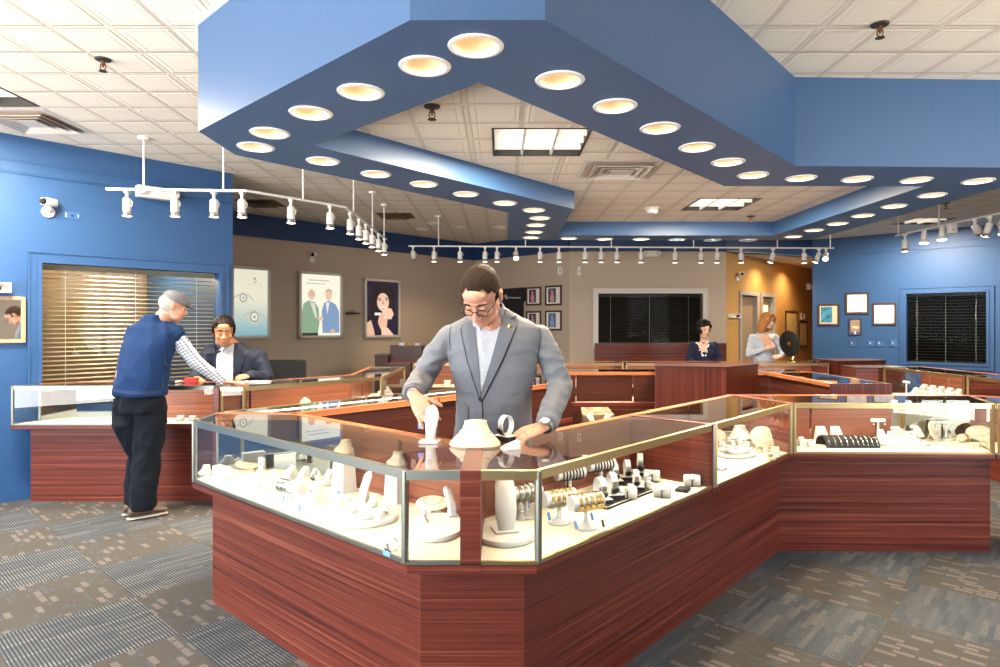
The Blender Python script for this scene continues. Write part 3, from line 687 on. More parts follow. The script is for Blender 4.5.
def woodbox(name, label, pts, z0, z1, m, top=True, cat='cabinet', pn='cabinet_body'):
    c = sum((Vector(p) for p in pts), Vector((0,0)))/len(pts); Q = [Vector(p)-c for p in pts]
    t = thing(name, label, cat, (c.x, c.y, z0)); b = BM(); prism(b, Q, 0, z1-z0-.02); new_obj(pn, b, m, t)
    b = BM(); prism(b, inset_poly(Q, [-.008]*len(Q)), z1-z0-.02, z1-z0); new_obj('cabinet_top', b, M['wooddark'], t)
    b = BM(); prism(b, inset_poly(Q, [-.004]*len(Q)), 0, .06); new_obj('plinth', b, M['wooddark'], t)
    return t
woodbox('wooden_podium', 'tall cherry wood podium with vertical grain standing inside the counter ring', [(1.51,6.22),(2.14,6.05),(2.62,6.50),(2.62,6.69),(1.62,6.69)], 0, 1.065, M['woodv'], cat='podium')
woodbox('end_cabinet', 'dark wood cabinet at the left end of the far showcases', [(-1.45,8.3),(-1.17,8.3),(-1.17,8.75),(-1.45,8.75)], 0, ZT, M['wooddark'])
woodbox('storage_cabinet', 'tall dark wood cabinet near the corner behind the grey suit, left side', [(-1.56,9.1),(-1.12,9.1),(-1.12,9.5),(-1.56,9.5)], 0, 1.165, M['wooddark'])
woodbox('storage_cabinet', 'lower dark cabinet left of the tall one in the far corner', [(-1.75,8.95),(-1.57,8.95),(-1.57,9.4),(-1.75,9.4)], 0, 1.04, M['wooddark'])
woodbox('corner_cabinet', 'cherry wood cabinet with a black end below the framed pictures', [(4.32,8.2),(5.06,8.4),(5.06,8.8),(4.32,8.8)], 0, 1.0, M['woodv'])
woodbox('joining_cabinet', 'low reddish wood cabinet joining the right hand showcase', [(4.30,7.72),(4.53,7.66),(5.0,7.9),(4.9,8.15),(4.33,8.12)], 0, .95, M['wood'])
SH('right wall glass showcase nearer the framed pictures', [(4.55,7.60),(4.55,6.26)], [(5.02,7.60),(5.02,6.26)], stile=(0,1), ends=(1,0), energy=9)
SH('right wall glass showcase nearer the camera', [(4.55,6.25),(4.55,4.9)], [(5.02,6.25),(5.02,4.9)], ends=(0,1), energy=9)

# ================================================================== track lights
def track(label, pts, rods, z=2.6, zc=HC):
    c = Vector(pts[0]); t = thing('track_rail', label, 'track lighting', (c.x, c.y, z)); b = BM()
    for p, q in zip(pts, pts[1:]): beam(b, Vector(p)-c, Vector(q)-c, .034, -.009, .009)
    new_obj('rail', b, M['white'], t)
    for r in rods:
        b = BM(); x, y = r[0]-c.x, r[1]-c.y; tube(b, [(x,y,0),(x,y,zc-z)], .008, 8); new_obj('hanging_rod', b, M['white'], t, True)
        b = BM(); lathe(b, [(0,0),(.05,0),(.045,-.02),(.01,-.028),(0,-.028)], 16, Matrix.Translation((x,y,zc-z))); new_obj('ceiling_canopy', b, M['white'], t, True)
    return t
T1 = [(-3.30,5.37),(-2.15,5.45),(-1.50,6.2),(-1.52,8.5)]
track('white track rail bending over the left showcases', T1, [(-3.0,5.39),(-2.35,5.437),(-1.80,5.85),(-1.51,6.6),(-1.515,7.6),(-1.52,8.4)])
T2 = [(-1.32,9.25),(4.95,9.5)]
track('long straight white track rail above the far showcases', T2, [(-.89,9.27),(.37,9.32),(1.63,9.37),(2.85,9.42),(4.1,9.46),(4.9,9.5)])
T3 = [(5.05,8.16),(5.12,6.3),(5.12,5.0)]
track('white track rail above the right wall showcases', T3, [(5.05,8.12),(5.075,7.4),(5.1,6.4)])
def track_head(loc, label, group, tilt=0.0, az=0.0, energy=55, z=2.6):
    t = thing('track_spotlight', label, 'spotlight', (loc[0], loc[1], z-.009), az, group)
    b = BM(); box(b, -.016, .016, -.025, .025, -.022, 0); tube(b, [(0,0,-.02),(0,0,-.06)], .013, 8); new_obj('mounting_stem', b, M['white'], t, True)
    T = Matrix.Translation((0,0,-.075)) @ Matrix.Rotation(tilt, 4, 'X')
    b = BM(); lathe(b, [(0,.012),(.026,.010),(.033,0),(.034,-.10),(.033,-.104)], 16, T); tube(b, [T@Vector((.036,0,-.01)), T@Vector((.046,0,-.03)), T@Vector((.036,0,-.06))], .004, 6); new_obj('lamp_housing', b, M['white'], t, True)
    b = BM(); lathe(b, [(.033,-.10),(.035,-.105),(.041,-.135),(.040,-.14)], 16, T); new_obj('chrome_collar', b, M['chrome'], t, True)
    b = BM(); lathe(b, [(0,-.145),(.030,-.143),(.040,-.134),(.039,-.13)], 16, T); new_obj('lamp_bulb', b, M['bulb'], t, True)
    d = bpy.data.lights.new('spot_beam', 'SPOT'); d.energy = energy; d.color = (1,.76,.5); d.spot_size = math.radians(75); d.spot_blend = .7; d.shadow_soft_size = .03
    l = bpy.data.objects.new('spot_beam', d); COL.objects.link(l); l.parent = t; l.location = T@Vector((0,0,-.16)); l.rotation_euler = (tilt, 0, 0)
    return t
def on(pts, f):
    """point at arc fraction f along a polyline"""
    pts = [Vector(p) for p in pts]; Ls = [(b_-a_).length for a_, b_ in zip(pts, pts[1:])]; s = f*sum(Ls)
    for a_, b_, L in zip(pts, pts[1:], Ls):
        if s <= L: return a_.lerp(b_, s/L)
        s -= L
    return pts[-1]
def at_px(pts, px):
    """point of the polyline under image column px"""
    k = (px-500)/640
    for a_, b_ in zip(pts, pts[1:]):
        fa, fb = a_[0]-k*a_[1], b_[0]-k*b_[1]
        if fa*fb <= 0 and abs(fa-fb) > 1e-9: s = fa/(fa-fb); return Vector(a_).lerp(Vector(b_), s)
    return Vector(pts[-1])
g1 = 'spotlights on the left track'; H0 = track_head(at_px(T1, 127), 'white track spotlight at the left end of the left track', g1)
for i, px in enumerate((175, 214, 242, 291, 330)): dup(H0, (*at_px(T1, px), 2.591), 0, 'white track spotlight on the left track, %s from its left end' % ORD[i+1], g1)
for i, y in enumerate((6.45,6.85,7.2,7.55,7.95,8.35)): dup(H0, (-1.51, y, 2.591), 0, 'white track spotlight on the part of the left track running away, %s of six' % ORD[i], g1)
g2 = 'spotlights on the far track'; HT = track_head(at_px(T2, 413), 'tilted white spotlight at the left end of the far track', g2, .8, 0, 55)
HW = {}
for i, px in enumerate((434,460,485,497,516,540,559,585,601,617,641,675,701,717,741,773,804,819,826)):
    p = at_px(T2, px); tl = {516:(.8,PI), 773:(.3,PI/2), 819:(.4,PI/2), 826:(.9,2.6)}.get(px)
    lab = 'white spotlight on the far track, %s from its left end' % ORD[i+1]
    if tl: track_head(p, lab.replace('white', 'tilted white'), g2, tl[0], tl[1])
    else: dup(H0, (p.x, p.y, 2.591), 0, lab, g2)
g3 = 'spotlights on the right track'
dup(H0, (*at_px(T3, 905), 2.591), 0, 'small white spotlight at the far end of the right track', g3)
def flood(p, label):
    t = thing('track_floodlight', label, 'spotlight', (p[0], p[1], 2.591), 0, g3)
    b = BM(); box(b, -.016, .016, -.025, .025, -.022, 0); lathe(b, [(0,-.02),(.02,-.02),(.03,-.04),(.03,-.10),(.028,-.105)], 16); new_obj('lamp_housing', b, M['white'], t, True)
    b = BM(); lathe(b, [(.028,-.10),(.045,-.125),(.052,-.15)], 18); new_obj('flared_collar', b, M['white'], t, True)
    b = BM(); lathe(b, [(0,-.165),(.035,-.162),(.052,-.15),(.045,-.13)], 18); new_obj('lamp_bulb', b, M['bulbw'], t, True)
    d = bpy.data.lights.new('flood_beam', 'SPOT'); d.energy = 16; d.color = (1,.93,.85); d.spot_size = math.radians(110); d.spot_blend = .8; d.shadow_soft_size = .05
    l = bpy.data.objects.new('flood_beam', d); COL.objects.link(l); l.parent = t; l.location = (0,0,-.19)
    return t
flood(at_px(T3, 924), 'bright cool floodlight second on the right track'); flood(at_px(T3, 942), 'bright cool floodlight beside the white box on the right track')
p = at_px(T3, 952); t = thing('track_feed_box', 'white square feed box hanging on the right track', 'junction box', (p.x, p.y, 2.591)); b = BM(); rbox(b, -.05,.05,-.02,.02,-.10,0,.004); new_obj('box_body', b, M['white'], t)
b = BM(); box(b, -.02,.02,-.024,-.02,-.07,-.05); new_obj('switch_slot', b, M['trimwhite'], t)
for px, tl, az, nm in ((975,1.1,-.9,'sideways'),(990,.3,.6,'slightly tilted'),(1003,.2,2.4,'nearest')): track_head(at_px(T3, px), nm + ' white spotlight at the near end of the right track', g3, tl, az)
# ================================================================== people
from mathutils.bvhtree import BVHTree
from mathutils import noise
def folds(b, amp, fr, st=(1,1,1), mask=None):
    for v in b.verts:
        c = v.co; k = 1 if mask is None else mask(c)
        if k: n_ = noise.noise(Vector((c.x*fr*st[0], c.y*fr*st[1], c.z*fr*st[2]))); v.co = c + v.normal*amp*k*(1-2.2*abs(n_))
def fuse(bm, voxel=.008, it=4):
    """one continuous skin over all closed pieces of bm"""
    bmesh.ops.recalc_face_normals(bm, faces=bm.faces[:])
    me = bpy.data.meshes.new('fuse'); bm.to_mesh(me); bm.free(); o = bpy.data.objects.new('fuse', me); COL.objects.link(o)
    r = o.modifiers.new('r', 'REMESH'); r.mode = 'VOXEL'; r.voxel_size = voxel
    s = o.modifiers.new('s', 'SMOOTH'); s.iterations = it; s.factor = .5
    ev = o.evaluated_get(bpy.context.evaluated_depsgraph_get()); m2 = bpy.data.meshes.new_from_object(ev)
    out = BM(); out.from_mesh(m2); bpy.data.objects.remove(o); bpy.data.meshes.remove(me); bpy.data.meshes.remove(m2); return out
def wo(name, bm, m, par, smooth=True, label=None, root=None):
    """mesh given in world coordinates, stored relative to the person's base"""
    root = root or par
    while root.parent is not None: root = root.parent
    bmesh.ops.translate(bm, verts=bm.verts[:], vec=-Vector(root.location)); o = new_obj(name, bm, m, par, smooth, label=label); return o
def torso(bm, secs, n=28, p=2.3):
    """secs: (x, y, z, rx, ry, yaw)"""
    loft(bm, [ell((x,y,z), rx, ry, n, (math.cos(a),math.sin(a),0), (-math.sin(a),math.cos(a),0), p) for x,y,z,rx,ry,a in secs])
def limb(bm, pts, rad, seg=14):
    """tapering limb with rounded joints"""
    P3 = [Vector(p) for p in pts]; tube(bm, P3, list(rad), seg)
    for p, r in zip(P3, rad):
        r = r if not isinstance(r, (tuple, list)) else min(r); ball(bm, p, r*.99, seg=12)
def hand(bm, O, fwd, nrm, thumb=1, curl=(.35,.5,.35), s=1.0, spread=.10, tang=.7, per=None):
    """O wrist, fwd towards the fingertips, nrm out of the back of the hand; thumb=+1 leaves towards fwd x nrm"""
    y = Vector(fwd).normalized(); z = (Vector(nrm) - y*Vector(nrm).dot(y)).normalized(); x = y.cross(z)*thumb; O = Vector(O)
    W = lambda a, b_, c: O + x*a*s + y*b_*s + z*c*s
    secs = []
    for t, hw, hh in ((-.02,.026,.020),(.01,.029,.018),(.045,.038,.015),(.080,.041,.0125),(.094,.038,.010)):
        secs.append([W(0,t,0) + x*math.cos(k)*hw*s + z*math.sin(k)*hh*s for k in [2*PI*i/14 for i in range(14)]])
    loft(bm, secs)
    for i, (bx, L) in enumerate(((.029,.070),(.0105,.080),(-.009,.074),(-.0275,.058))):
        c = per[i] if per else curl; a = spread*(1.5-i); d = (y*math.cos(a) + x*math.sin(a)); p = W(bx, .088, -.001); ang = 0; pts = [W(bx*.9,.06,-.002), p]
        for q, fr in zip(c, (.45,.31,.24)):
            ang += q; dd = d*math.cos(ang) - z*math.sin(ang); p = p + dd*L*fr*s; pts.append(p)
        tube(bm, pts, [.0088*s,.0094*s,.0088*s,.0080*s,.0066*s], 10); ball(bm, pts[-1], .0066*s, seg=8)
        for k in pts[1:-1]: ball(bm, k, .0090*s, seg=8)
    td = (y*math.cos(tang) + x*math.sin(tang) - z*.25).normalized(); p0 = W(.018,.018,-.006); p1 = p0+td*.042*s; td2 = (td+y*.35-z*.15).normalized(); p2 = p1+td2*.032*s; p3 = p2+(td2-z*.2).normalized()*.024*s
    tube(bm, [p0,p1,p2,p3], [.015*s,.0115*s,.0098*s,.0078*s], 10); ball(bm, p3, .0078*s, seg=8); ball(bm, p1, .0112*s, seg=8)
def head_T(c, yaw=0, pitch=0, roll=0, s=1.0):
    """face looks along -Y; pitch>0 looks down; yaw>0 turns the face towards +X"""
    return Matrix.Translation(Vector(c)) @ Matrix.Rotation(yaw, 4, 'Z') @ Matrix.Rotation(pitch, 4, 'X') @ Matrix.Rotation(roll, 4, 'Y') @ Matrix.Scale(s, 4)
def head(bm, T, female=False):
    f = .92 if female else 1
    B = lambda c, r: ball(bm, c, 1, seg=24, sc=r, T=T)
    B((0,.014,.030),(.074,.093,.086)); B((0,-.020,-.030),(.061*f,.070,.078)); B((0,-.058,-.088),(.027*f,.024,.022)); B((0,-.040,-.07),(.045*f,.045,.035))
    B((0,-.072,.032),(.048,.020,.013)); B((0,-.066,.055),(.045,.025,.03))
    for s in (-1, 1):
        B((s*.034,-.064,-.022),(.022,.020,.022)); B((s*.040,-.030,-.070),(.022*f,.035,.026)); B((s*.076,.012,-.006),(.008,.018,.030)); B((s*.079,.014,.010),(.008,.016,.014))
        B((s*.029,-.0735,.006),(.015,.012,.010))
    tube(bm, [T@Vector(p) for p in ((0,-.082,.022),(0,-.094,.0),(0,-.108,-.022))], [.007,.009,.013], 10); B((0,-.108,-.024),(.0125,.012,.010)); 
    for s in (-1,1): B((s*.012,-.098,-.028),(.009,.010,.007))
    B((0,-.088,-.050),(.022,.010,.006)); B((0,-.086,-.060),(.019,.010,.006))
def face_parts(par, T, brow, female=False, closed=True, lip=(.50,.18,.15), eyec=(.03,.02,.015)):
    for s in (-1, 1):
        b = BM(); tube(b, [T@Vector(p) for p in ((s*.013,-.091,.031),(s*.028,-.092,.037),(s*.046,-.078,.031))], [.003,.0042,.0025], 8); wo('eyebrow', b, M[brow], par)
        b = BM(); 
        if closed: tube(b, [T@Vector(p) for p in ((s*.016,-.084,.005),(s*.029,-.0865,.001),(s*.043,-.079,.005))], [.0015,.0024,.0015], 6)
        else: ball(b, (s*.029,-.0775,.006), 1, seg=12, sc=(.012,.009,.0065), T=T)
        wo('eyelid' if closed else 'eye', b, mat('dark lashes', eyec, .5), par)
    b = BM(); ball(b, (0,-.091,-.0505), 1, seg=12, sc=(.021,.008,.0045), T=T); ball(b, (0,-.089,-.058), 1, seg=12, sc=(.018,.008,.005), T=T); wo('lips', b, mat('lips', lip, .45), par)
def hair_cap(T, keep, sc=(.079,.098,.092), c=(0,.014,.031), th=.006, seg=96):
    b = BM(); bmesh.ops.create_uvsphere(b, u_segments=seg, v_segments=seg*2//3, radius=1)
    for v in b.verts: v.co = Vector((v.co.x*sc[0]+c[0], v.co.y*sc[1]+c[1], v.co.z*sc[2]+c[2]))
    dead = [f for f in b.faces if not keep(f.calc_center_median())]; bmesh.ops.delete(b, geom=dead, context='FACES')
    r = bmesh.ops.solidify(b, geom=b.faces[:], thickness=th)
    for v in b.verts: v.co = T @ v.co
    return b
def strip(bvh, A, B_, nu, nv, d, off, th=.004, mat_i=0, bm=None):
    """surface patch between polylines A and B_ laid on the surface bvh by casting along d; lifted by off"""
    bm = bm or BM(); d = Vector(d).normalized()
    def res(pl, n):
        pl = [Vector(p) for p in pl]; Ls = [(b-a).length for a, b in zip(pl, pl[1:])]; S = sum(Ls); out = []
        for i in range(n+1):
            s = S*i/n; k = 0
            while k < len(Ls)-1 and s > Ls[k]: s -= Ls[k]; k += 1
            out.append(pl[k].lerp(pl[k+1], min(1, s/max(Ls[k],1e-9))))
        return out
    a, b2 = res(A, nv), res(B_, nv); top, bot = [], []
    for i in range(nv+1):
        rt, rb = [], []
        for j in range(nu+1):
            p = a[i].lerp(b2[i], j/nu); h = bvh.ray_cast(p - d*1.0, d, 2.5); q = h[0] if h[0] is not None else bvh.find_nearest(p)[0]
            rt.append(bm.verts.new(q - d*off)); rb.append(bm.verts.new(q - d*(off-th)))
        top.append(rt); bot.append(rb)
    fs = []
    for i in range(nv):
        for j in range(nu):
            fs.append(bm.faces.new((top[i][j], top[i][j+1], top[i+1][j+1], top[i+1][j]))); fs.append(bm.faces.new((bot[i][j], bot[i+1][j], bot[i+1][j+1], bot[i][j+1])))
    for i in range(nv):
        fs.append(bm.faces.new((top[i][0], top[i+1][0], bot[i+1][0], bot[i][0]))); fs.append(bm.faces.new((top[i+1][nu], top[i][nu], bot[i][nu], bot[i+1][nu])))
    for j in range(nu):
        fs.append(bm.faces.new((top[0][j+1], top[0][j], bot[0][j], bot[0][j+1]))); fs.append(bm.faces.new((top[nv][j], top[nv][j+1], bot[nv][j+1], bot[nv][j])))
    mi(fs, mat_i); return bm
def cloth(name, col, rough=.8, scale=14, bump=.5, fine=.1, stretch=(1,1,.6), dist=.012):
    m = mat(name, col, rough, spec=.15); geo = nd(m, 'ShaderNodeTexCoord'); mp = nd(m, 'ShaderNodeMapping'); mp.inputs['Scale'].default_value = stretch
    lk(m, geo.outputs['Object'], mp.inputs[0]); n = nd(m, 'ShaderNodeTexNoise'); n.inputs['Scale'].default_value = scale; n.inputs['Detail'].default_value = 2; n.inputs['Distortion'].default_value = 1.2; lk(m, mp.outputs[0], n.inputs['Vector'])
    bp = nd(m, 'ShaderNodeBump'); bp.inputs['Strength'].default_value = bump; bp.inputs['Distance'].default_value = dist; lk(m, n.outputs['Fac'], bp.inputs['Height']); lk(m, bp.outputs[0], bsdf(m).inputs['Normal'])
    n2 = nd(m, 'ShaderNodeTexNoise'); n2.inputs['Scale'].default_value = 300; lk(m, geo.outputs['Object'], n2.inputs['Vector'])
    r = ramp(m, [(.3, tuple(c*(1-fine) for c in col)), (.7, tuple(min(1,c*(1+fine)) for c in col))]); lk(m, n2.outputs['Fac'], r.inputs[0]); lk(m, r.outputs[0], bsdf(m).inputs['Base Color'])
    try: bsdf(m).inputs['Sheen Weight'].default_value = .02
    except Exception: pass
    return m
def skin(name, col):
    m = noisy(mat(name, col, .5), 25, .08); bsdf(m).inputs['Subsurface Weight'].default_value = .08; bsdf(m).inputs['Subsurface Radius'].default_value = (.02,.008,.004); return m
M['skin1'] = skin('fair ruddy skin', (.50,.25,.165)); M['skin2'] = skin('tanned skin', (.40,.19,.10)); M['skin3'] = skin('pale skin', (.56,.33,.24))
M['suit'] = cloth('grey sharkskin suiting', (.135,.148,.172), .55, 7, .35, .12)
M['lapel'] = cloth('grey sharkskin lapel', (.122,.135,.158), .5, 5, .1, .12)
M['shirt'] = cloth('white cotton shirt', (.42,.44,.48), .7, 16, .35, .03)
M['navysuit'] = cloth('dark navy suiting', (.012,.017,.035), .6, 8, .3)
M['fleece'] = cloth('royal blue fleece', (.008,.026,.082), .95, 9, .5, .2)
M['trouser'] = cloth('black navy trousers', (.004,.006,.010), .85, 7, .6, .2, (1.4,1.4,.5), .02)
M['trouserg'] = cloth('charcoal grey trousers', (.05,.055,.065), .8, 7, .5)
M['hairb'] = noisy(mat('brown cropped hair', (.020,.012,.008), .75), 150, .75, .8); M['hairk'] = noisy(mat('black hair', (.008,.006,.006), .45), 160, .5, .6, (1,1,.3))
M['hairr'] = noisy(mat('strawberry blonde hair', (.42,.17,.05), .45), 130, .45, .6, (1,1,.2)); M['hairw'] = noisy(mat('grey hair', (.35,.33,.31), .7), 200, .3)
M['leather'] = noisy(mat('brown leather', (.10,.06,.04), .5), 60, .2)
for _h in ('hairb','hairk','hairr','hairw'): bsdf(M[_h]).inputs['Specular IOR Level'].default_value = .12
def check(name, base, line, s=.022):
    m = mat(name, base, .8); tc = nd(m, 'ShaderNodeTexCoord'); mp = nd(m, 'ShaderNodeMapping'); mp.inputs['Rotation'].default_value = (0,.5,0); lk(m, tc.outputs['Object'], mp.inputs[0]); sp = nd(m, 'ShaderNodeSeparateXYZ'); lk(m, mp.outputs[0], sp.inputs[0]); outs = []
    for k, ax in ((0, 0), (1, 2)):
        a = nd(m, 'ShaderNodeMath', operation='PINGPONG'); a.inputs[1].default_value = s/2; lk(m, sp.outputs[ax], a.inputs[0]); g = nd(m, 'ShaderNodeMath', operation='LESS_THAN'); g.inputs[1].default_value = s*.15; lk(m, a.outputs[0], g.inputs[0]); outs.append(g)
    mx = nd(m, 'ShaderNodeMath', operation='ADD'); lk(m, outs[0].outputs[0], mx.inputs[0]); lk(m, outs[1].outputs[0], mx.inputs[1])
    r = ramp(m, [(0, base), (.5, tuple(b*.35+l*.65 for b, l in zip(base, line))), (1, line)]); hv = nd(m, 'ShaderNodeMath', operation='MULTIPLY'); hv.inputs[1].default_value = .5; lk(m, mx.outputs[0], hv.inputs[0]); lk(m, hv.outputs[0], r.inputs[0]); lk(m, r.outputs[0], bsdf(m).inputs['Base Color']); return m
M['check'] = check('white and navy checked shirt', (.75,.78,.84), (.012,.02,.09))

# ---------------------------------------------------------------- the man in the grey suit
def suit_man():
    t = thing('person', 'man in a grey suit and glasses looking down, arranging jewellery on the front showcases', 'person', (-.03,3.05,0))
    HT_ = head_T((-.083,2.845,1.590), -.34, .80, .06, 1.12)
    RW, RE, RS = Vector((.205,2.80,1.035)), Vector((.285,3.02,1.175)), Vector((.175,3.03,1.425))      # image right arm
    LW, LE, LS = Vector((-.378,2.80,1.165)), Vector((-.375,3.06,1.20)), Vector((-.225,3.03,1.425))
    b = BM(); head(b, HT_)
    tube(b, [HT_@Vector((0,.030,-.045)), Vector((-.055,2.94,1.51)), Vector((-.03,3.0,1.42))], [.058,.062,.075], 16)
    torso(b, [(-.03,3.08,.80,.15,.09,0),(-.03,3.06,1.0,.145,.085,0),(-.03,3.03,1.2,.16,.09,0),(-.03,3.01,1.36,.175,.08,0),(-.03,3.0,1.44,.12,.06,0),(-.03,2.99,1.47,.06,.05,0)])
    for S, E, W, q_ in ((RS,RE,RW,-1),(LS,LE,LW,1)): limb(b, [S+Vector((q_*.02,0,-.035)),E,W], [.040,.036,.028])
    for s in (-1,1): limb(b, [(-.03+s*.09,3.1,.86),(-.03+s*.10,3.08,.48),(-.03+s*.11,3.12,.08)], [.075,.052,.036]); limb(b, [(-.03+s*.11,3.12,.05),(-.03+s*.12,2.98,.04)], [.04,.03])
    hand(b, LW+Vector((.008,-.03,-.012)), (.50,-.50,-.70), (-.30,-.72,.55), -1, per=((.25,.45,.3),(.15,.35,.25),(.05,.3,.2),(.0,.25,.2)), spread=.13, tang=.75, s=1.02)
    hand(b, RW+Vector((-.02,-.03,-.015)), (-.80,-.50,-.20), (-.05,-.50,.86), 1, per=((.45,.5,.3),(.35,.5,.3),(.3,.5,.35),(.25,.5,.35)), spread=.08, tang=.5, s=1.02)
    body = wo('body', fuse(b, .0042, 3), M['skin1'], t)
    face_parts(t, HT_, 'hairb')
    h = hair_cap(HT_, lambda c: (c.z > .058 + max(0, -c.y-.05)*.15 or (c.y > -.030 and c.z > -.01) or (c.y > .03 and c.z > -.05)) and not (c.y < -.050 and c.z < .064 + .026*min(1, abs(c.x-.004)/.036)) and not (abs(c.x) > .055 and c.y < -.02 and c.z < .045), sc=(.0775,.097,.091))
    wo('hair', h, M['hairb'], t)
    # glasses
    g = thing('x','y','z'); bpy.data.objects.remove(g)
    b = BM()
    for s in (-1,1):
        ring = [HT_@Vector((s*(.031)+.0225*math.cos(a), -.098+abs(.024*math.cos(a)*s+.03*0)*0, .000+.016*math.sin(a))) for a in [2*PI*k/20 for k in range(20)]]
        tube(b, ring, .0018, 6, closed=True); tube(b, [HT_@Vector(p) for p in ((s*.052,-.096,.004),(s*.067,-.06,.006),(s*.077,.0,.008))], .0020, 6)
    tube(b, [HT_@Vector(p) for p in ((-.010,-.1,.004),(0,-.103,.008),(.010,-.1,.004))], .0018, 6)
    gl = wo('glasses', b, M['black'], t)
    b = BM()
    for s in (-1,1):
        ring = [HT_@Vector((s*.031+.022*math.cos(a), -.0985, .0155*math.sin(a))) for a in [2*PI*k/20 for k in range(20)]]; vs = [b.verts.new(p) for p in ring]; b.faces.new(vs)
    wo('lenses', b, M['glass'], gl, False)
    # jacket
    b = BM()
    torso(b, [(-.03,3.10,.76,.205,.135,0),(-.03,3.10,.90,.195,.13,0),(-.03,3.07,1.02,.182,.122,0),(-.03,3.05,1.13,.178,.118,0),(-.03,3.03,1.25,.20,.122,0),(-.03,3.02,1.34,.212,.115,0),
              (-.03,3.01,1.41,.222,.10,0),(-.03,3.005,1.448,.222,.085,0),(-.03,3.0,1.482,.165,.070,0),(-.03,2.99,1.515,.095,.060,0),(-.035,2.985,1.54,.065,.055,0)])
    for S, E, W, sg in ((RS,RE,RW,1),(LS,LE,LW,-1)):
        limb(b, [S+Vector((sg*.012,0,-.020)), S.lerp(E,.5)+Vector((sg*.010,0,0)), E], [.057,.056,.053]); 
        d = (W-E).normalized(); tube(b, [E, E.lerp(W,.5), W-d*.005, W+d*.012], [.055,.051,.047,.047], 18)
    jb = fuse(b, .0075, 6)
    folds(jb, .007, 13, (1,1,1.6), lambda c: 1 if abs(c.x+.03) > .19 and c.z < 1.37 else .35)     # soft folds across the sleeves and the waist
    bvh = BVHTree.FromBMesh(jb); jk = wo('jacket', jb, M['suit'], t)
    J = lambda px, py: Vector(((px-500)/221, 2.9, 1.46-(py-325)/221)); D = (0, 1, 0)
    b = strip(bvh, [J(474,316),J(474.5,335),J(478,365),J(480.5,392)], [J(503,300),J(501,325),J(491,360),J(481.5,392)], 14, 34, D, .004, .006)
    sh = wo('shirt', b, M['shirt'], t)
    # left lapel, right lapel, collars
    b = strip(bvh, [J(474.5,316),J(475,335),J(478.5,365),J(480.5,397)], [J(464,318),J(461,330),J(468,362),J(480,399)], 8, 30, D, .010, .012)
    strip(bvh, [J(503,303),J(500.5,325),J(491,360),J(481,397)], [J(513,314),J(516.5,326),J(501,362),J(482,400)], 8, 30, D, .010, .012, bm=b)
    wo('lapel', b, M['lapel'], jk)
    b = strip(bvh, [J(503,297),J(505,305),J(506,316)], [J(507,297),J(512,307),J(516,317)], 6, 10, D, .013, .014); wo('jacket_collar', b, M['suit'], jk); b = strip(bvh, [J(476,308),J(474,312),J(473,321)], [J(469,311),J(464,315),J(462,322)], 6, 10, D, .013, .014); wo('jacket_collar', b, M['suit'], jk)
    # jacket front edge below the button, pocket flaps, dark shade lines painted at seams
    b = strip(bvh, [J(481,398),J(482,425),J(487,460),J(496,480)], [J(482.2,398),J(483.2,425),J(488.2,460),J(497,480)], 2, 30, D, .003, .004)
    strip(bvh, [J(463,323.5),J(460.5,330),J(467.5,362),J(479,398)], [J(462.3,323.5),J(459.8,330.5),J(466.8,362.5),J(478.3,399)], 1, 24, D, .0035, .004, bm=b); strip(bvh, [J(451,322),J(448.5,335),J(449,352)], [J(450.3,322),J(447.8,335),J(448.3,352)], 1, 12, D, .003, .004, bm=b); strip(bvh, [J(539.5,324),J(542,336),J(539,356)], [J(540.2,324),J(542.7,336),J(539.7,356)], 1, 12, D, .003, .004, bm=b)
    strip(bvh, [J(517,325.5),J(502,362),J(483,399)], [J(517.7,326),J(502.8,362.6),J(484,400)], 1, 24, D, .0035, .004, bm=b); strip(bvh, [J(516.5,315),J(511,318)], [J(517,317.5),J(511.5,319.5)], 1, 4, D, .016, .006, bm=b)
    wo('seam_shade', b, mat('painted seam shadow', (.03,.034,.04), .9), jk)
    b = strip(bvh, [J(453,405),J(453,421)], [J(467,407),J(467,423)], 6, 6, D, .006, .008); wo('pocket_flap', b, M['lapel'], jk); b = strip(bvh, [J(500,407),J(500,422)], [J(517,404),J(517,419)], 6, 6, D, .006, .008); wo('pocket_flap', b, M['lapel'], jk); b = strip(bvh, [J(507,352),J(507,356)], [J(527,348),J(527,352)], 6, 3, D, .005, .006); wo('breast_pocket', b, M['lapel'], jk)
    q = bvh.ray_cast(J(480.5,400)-Vector((0,1,0)), Vector((0,1,0)), 3)[0]; b = BM(); lathe(b, [(0,0),(.009,0),(.010,.003),(.008,.006),(0,.005)], 14, Matrix.Translation(q-Vector((0,.003,0))) @ Matrix.Rotation(PI/2, 4, 'X')); wo('jacket_button', b, M['black'], jk)
    q = bvh.ray_cast(J(510.5,326)-Vector((0,1,0)), Vector((0,1,0)), 3)[0]; b = BM(); rbox(b, -.010,.010,-.003,.0,-.008,.008,.002, T=Matrix.Translation(q-Vector((0,.014,0))) @ Matrix.Rotation(.3, 4, 'Y')); wo('lapel_pin', b, M['gold'], jk)
    # shirt collar: two stand-up wings and the buttons
    b = BM(); nb = Vector((-.045,2.955,1.525)); ax = (Vector((-.06,2.91,1.56))-Vector((-.03,3.0,1.47))).normalized(); x_, y_, z_ = basis(ax)
    ringA = [nb + x_*.072*math.cos(a) + y_*.066*math.sin(a) - ax*.012 for a in [2*PI*k/28 for k in range(28)]]; ringB = [nb + x_*.066*math.cos(a) + y_*.060*math.sin(a) + ax*.034 for a in [2*PI*k/28 for k in range(28)]]
    va = [b.verts.new(p) for p in ringA]; vb = [b.verts.new(p) for p in ringB]
    for k in range(28): b.faces.new((va[k], va[(k+1)%28], vb[(k+1)%28], vb[k]))
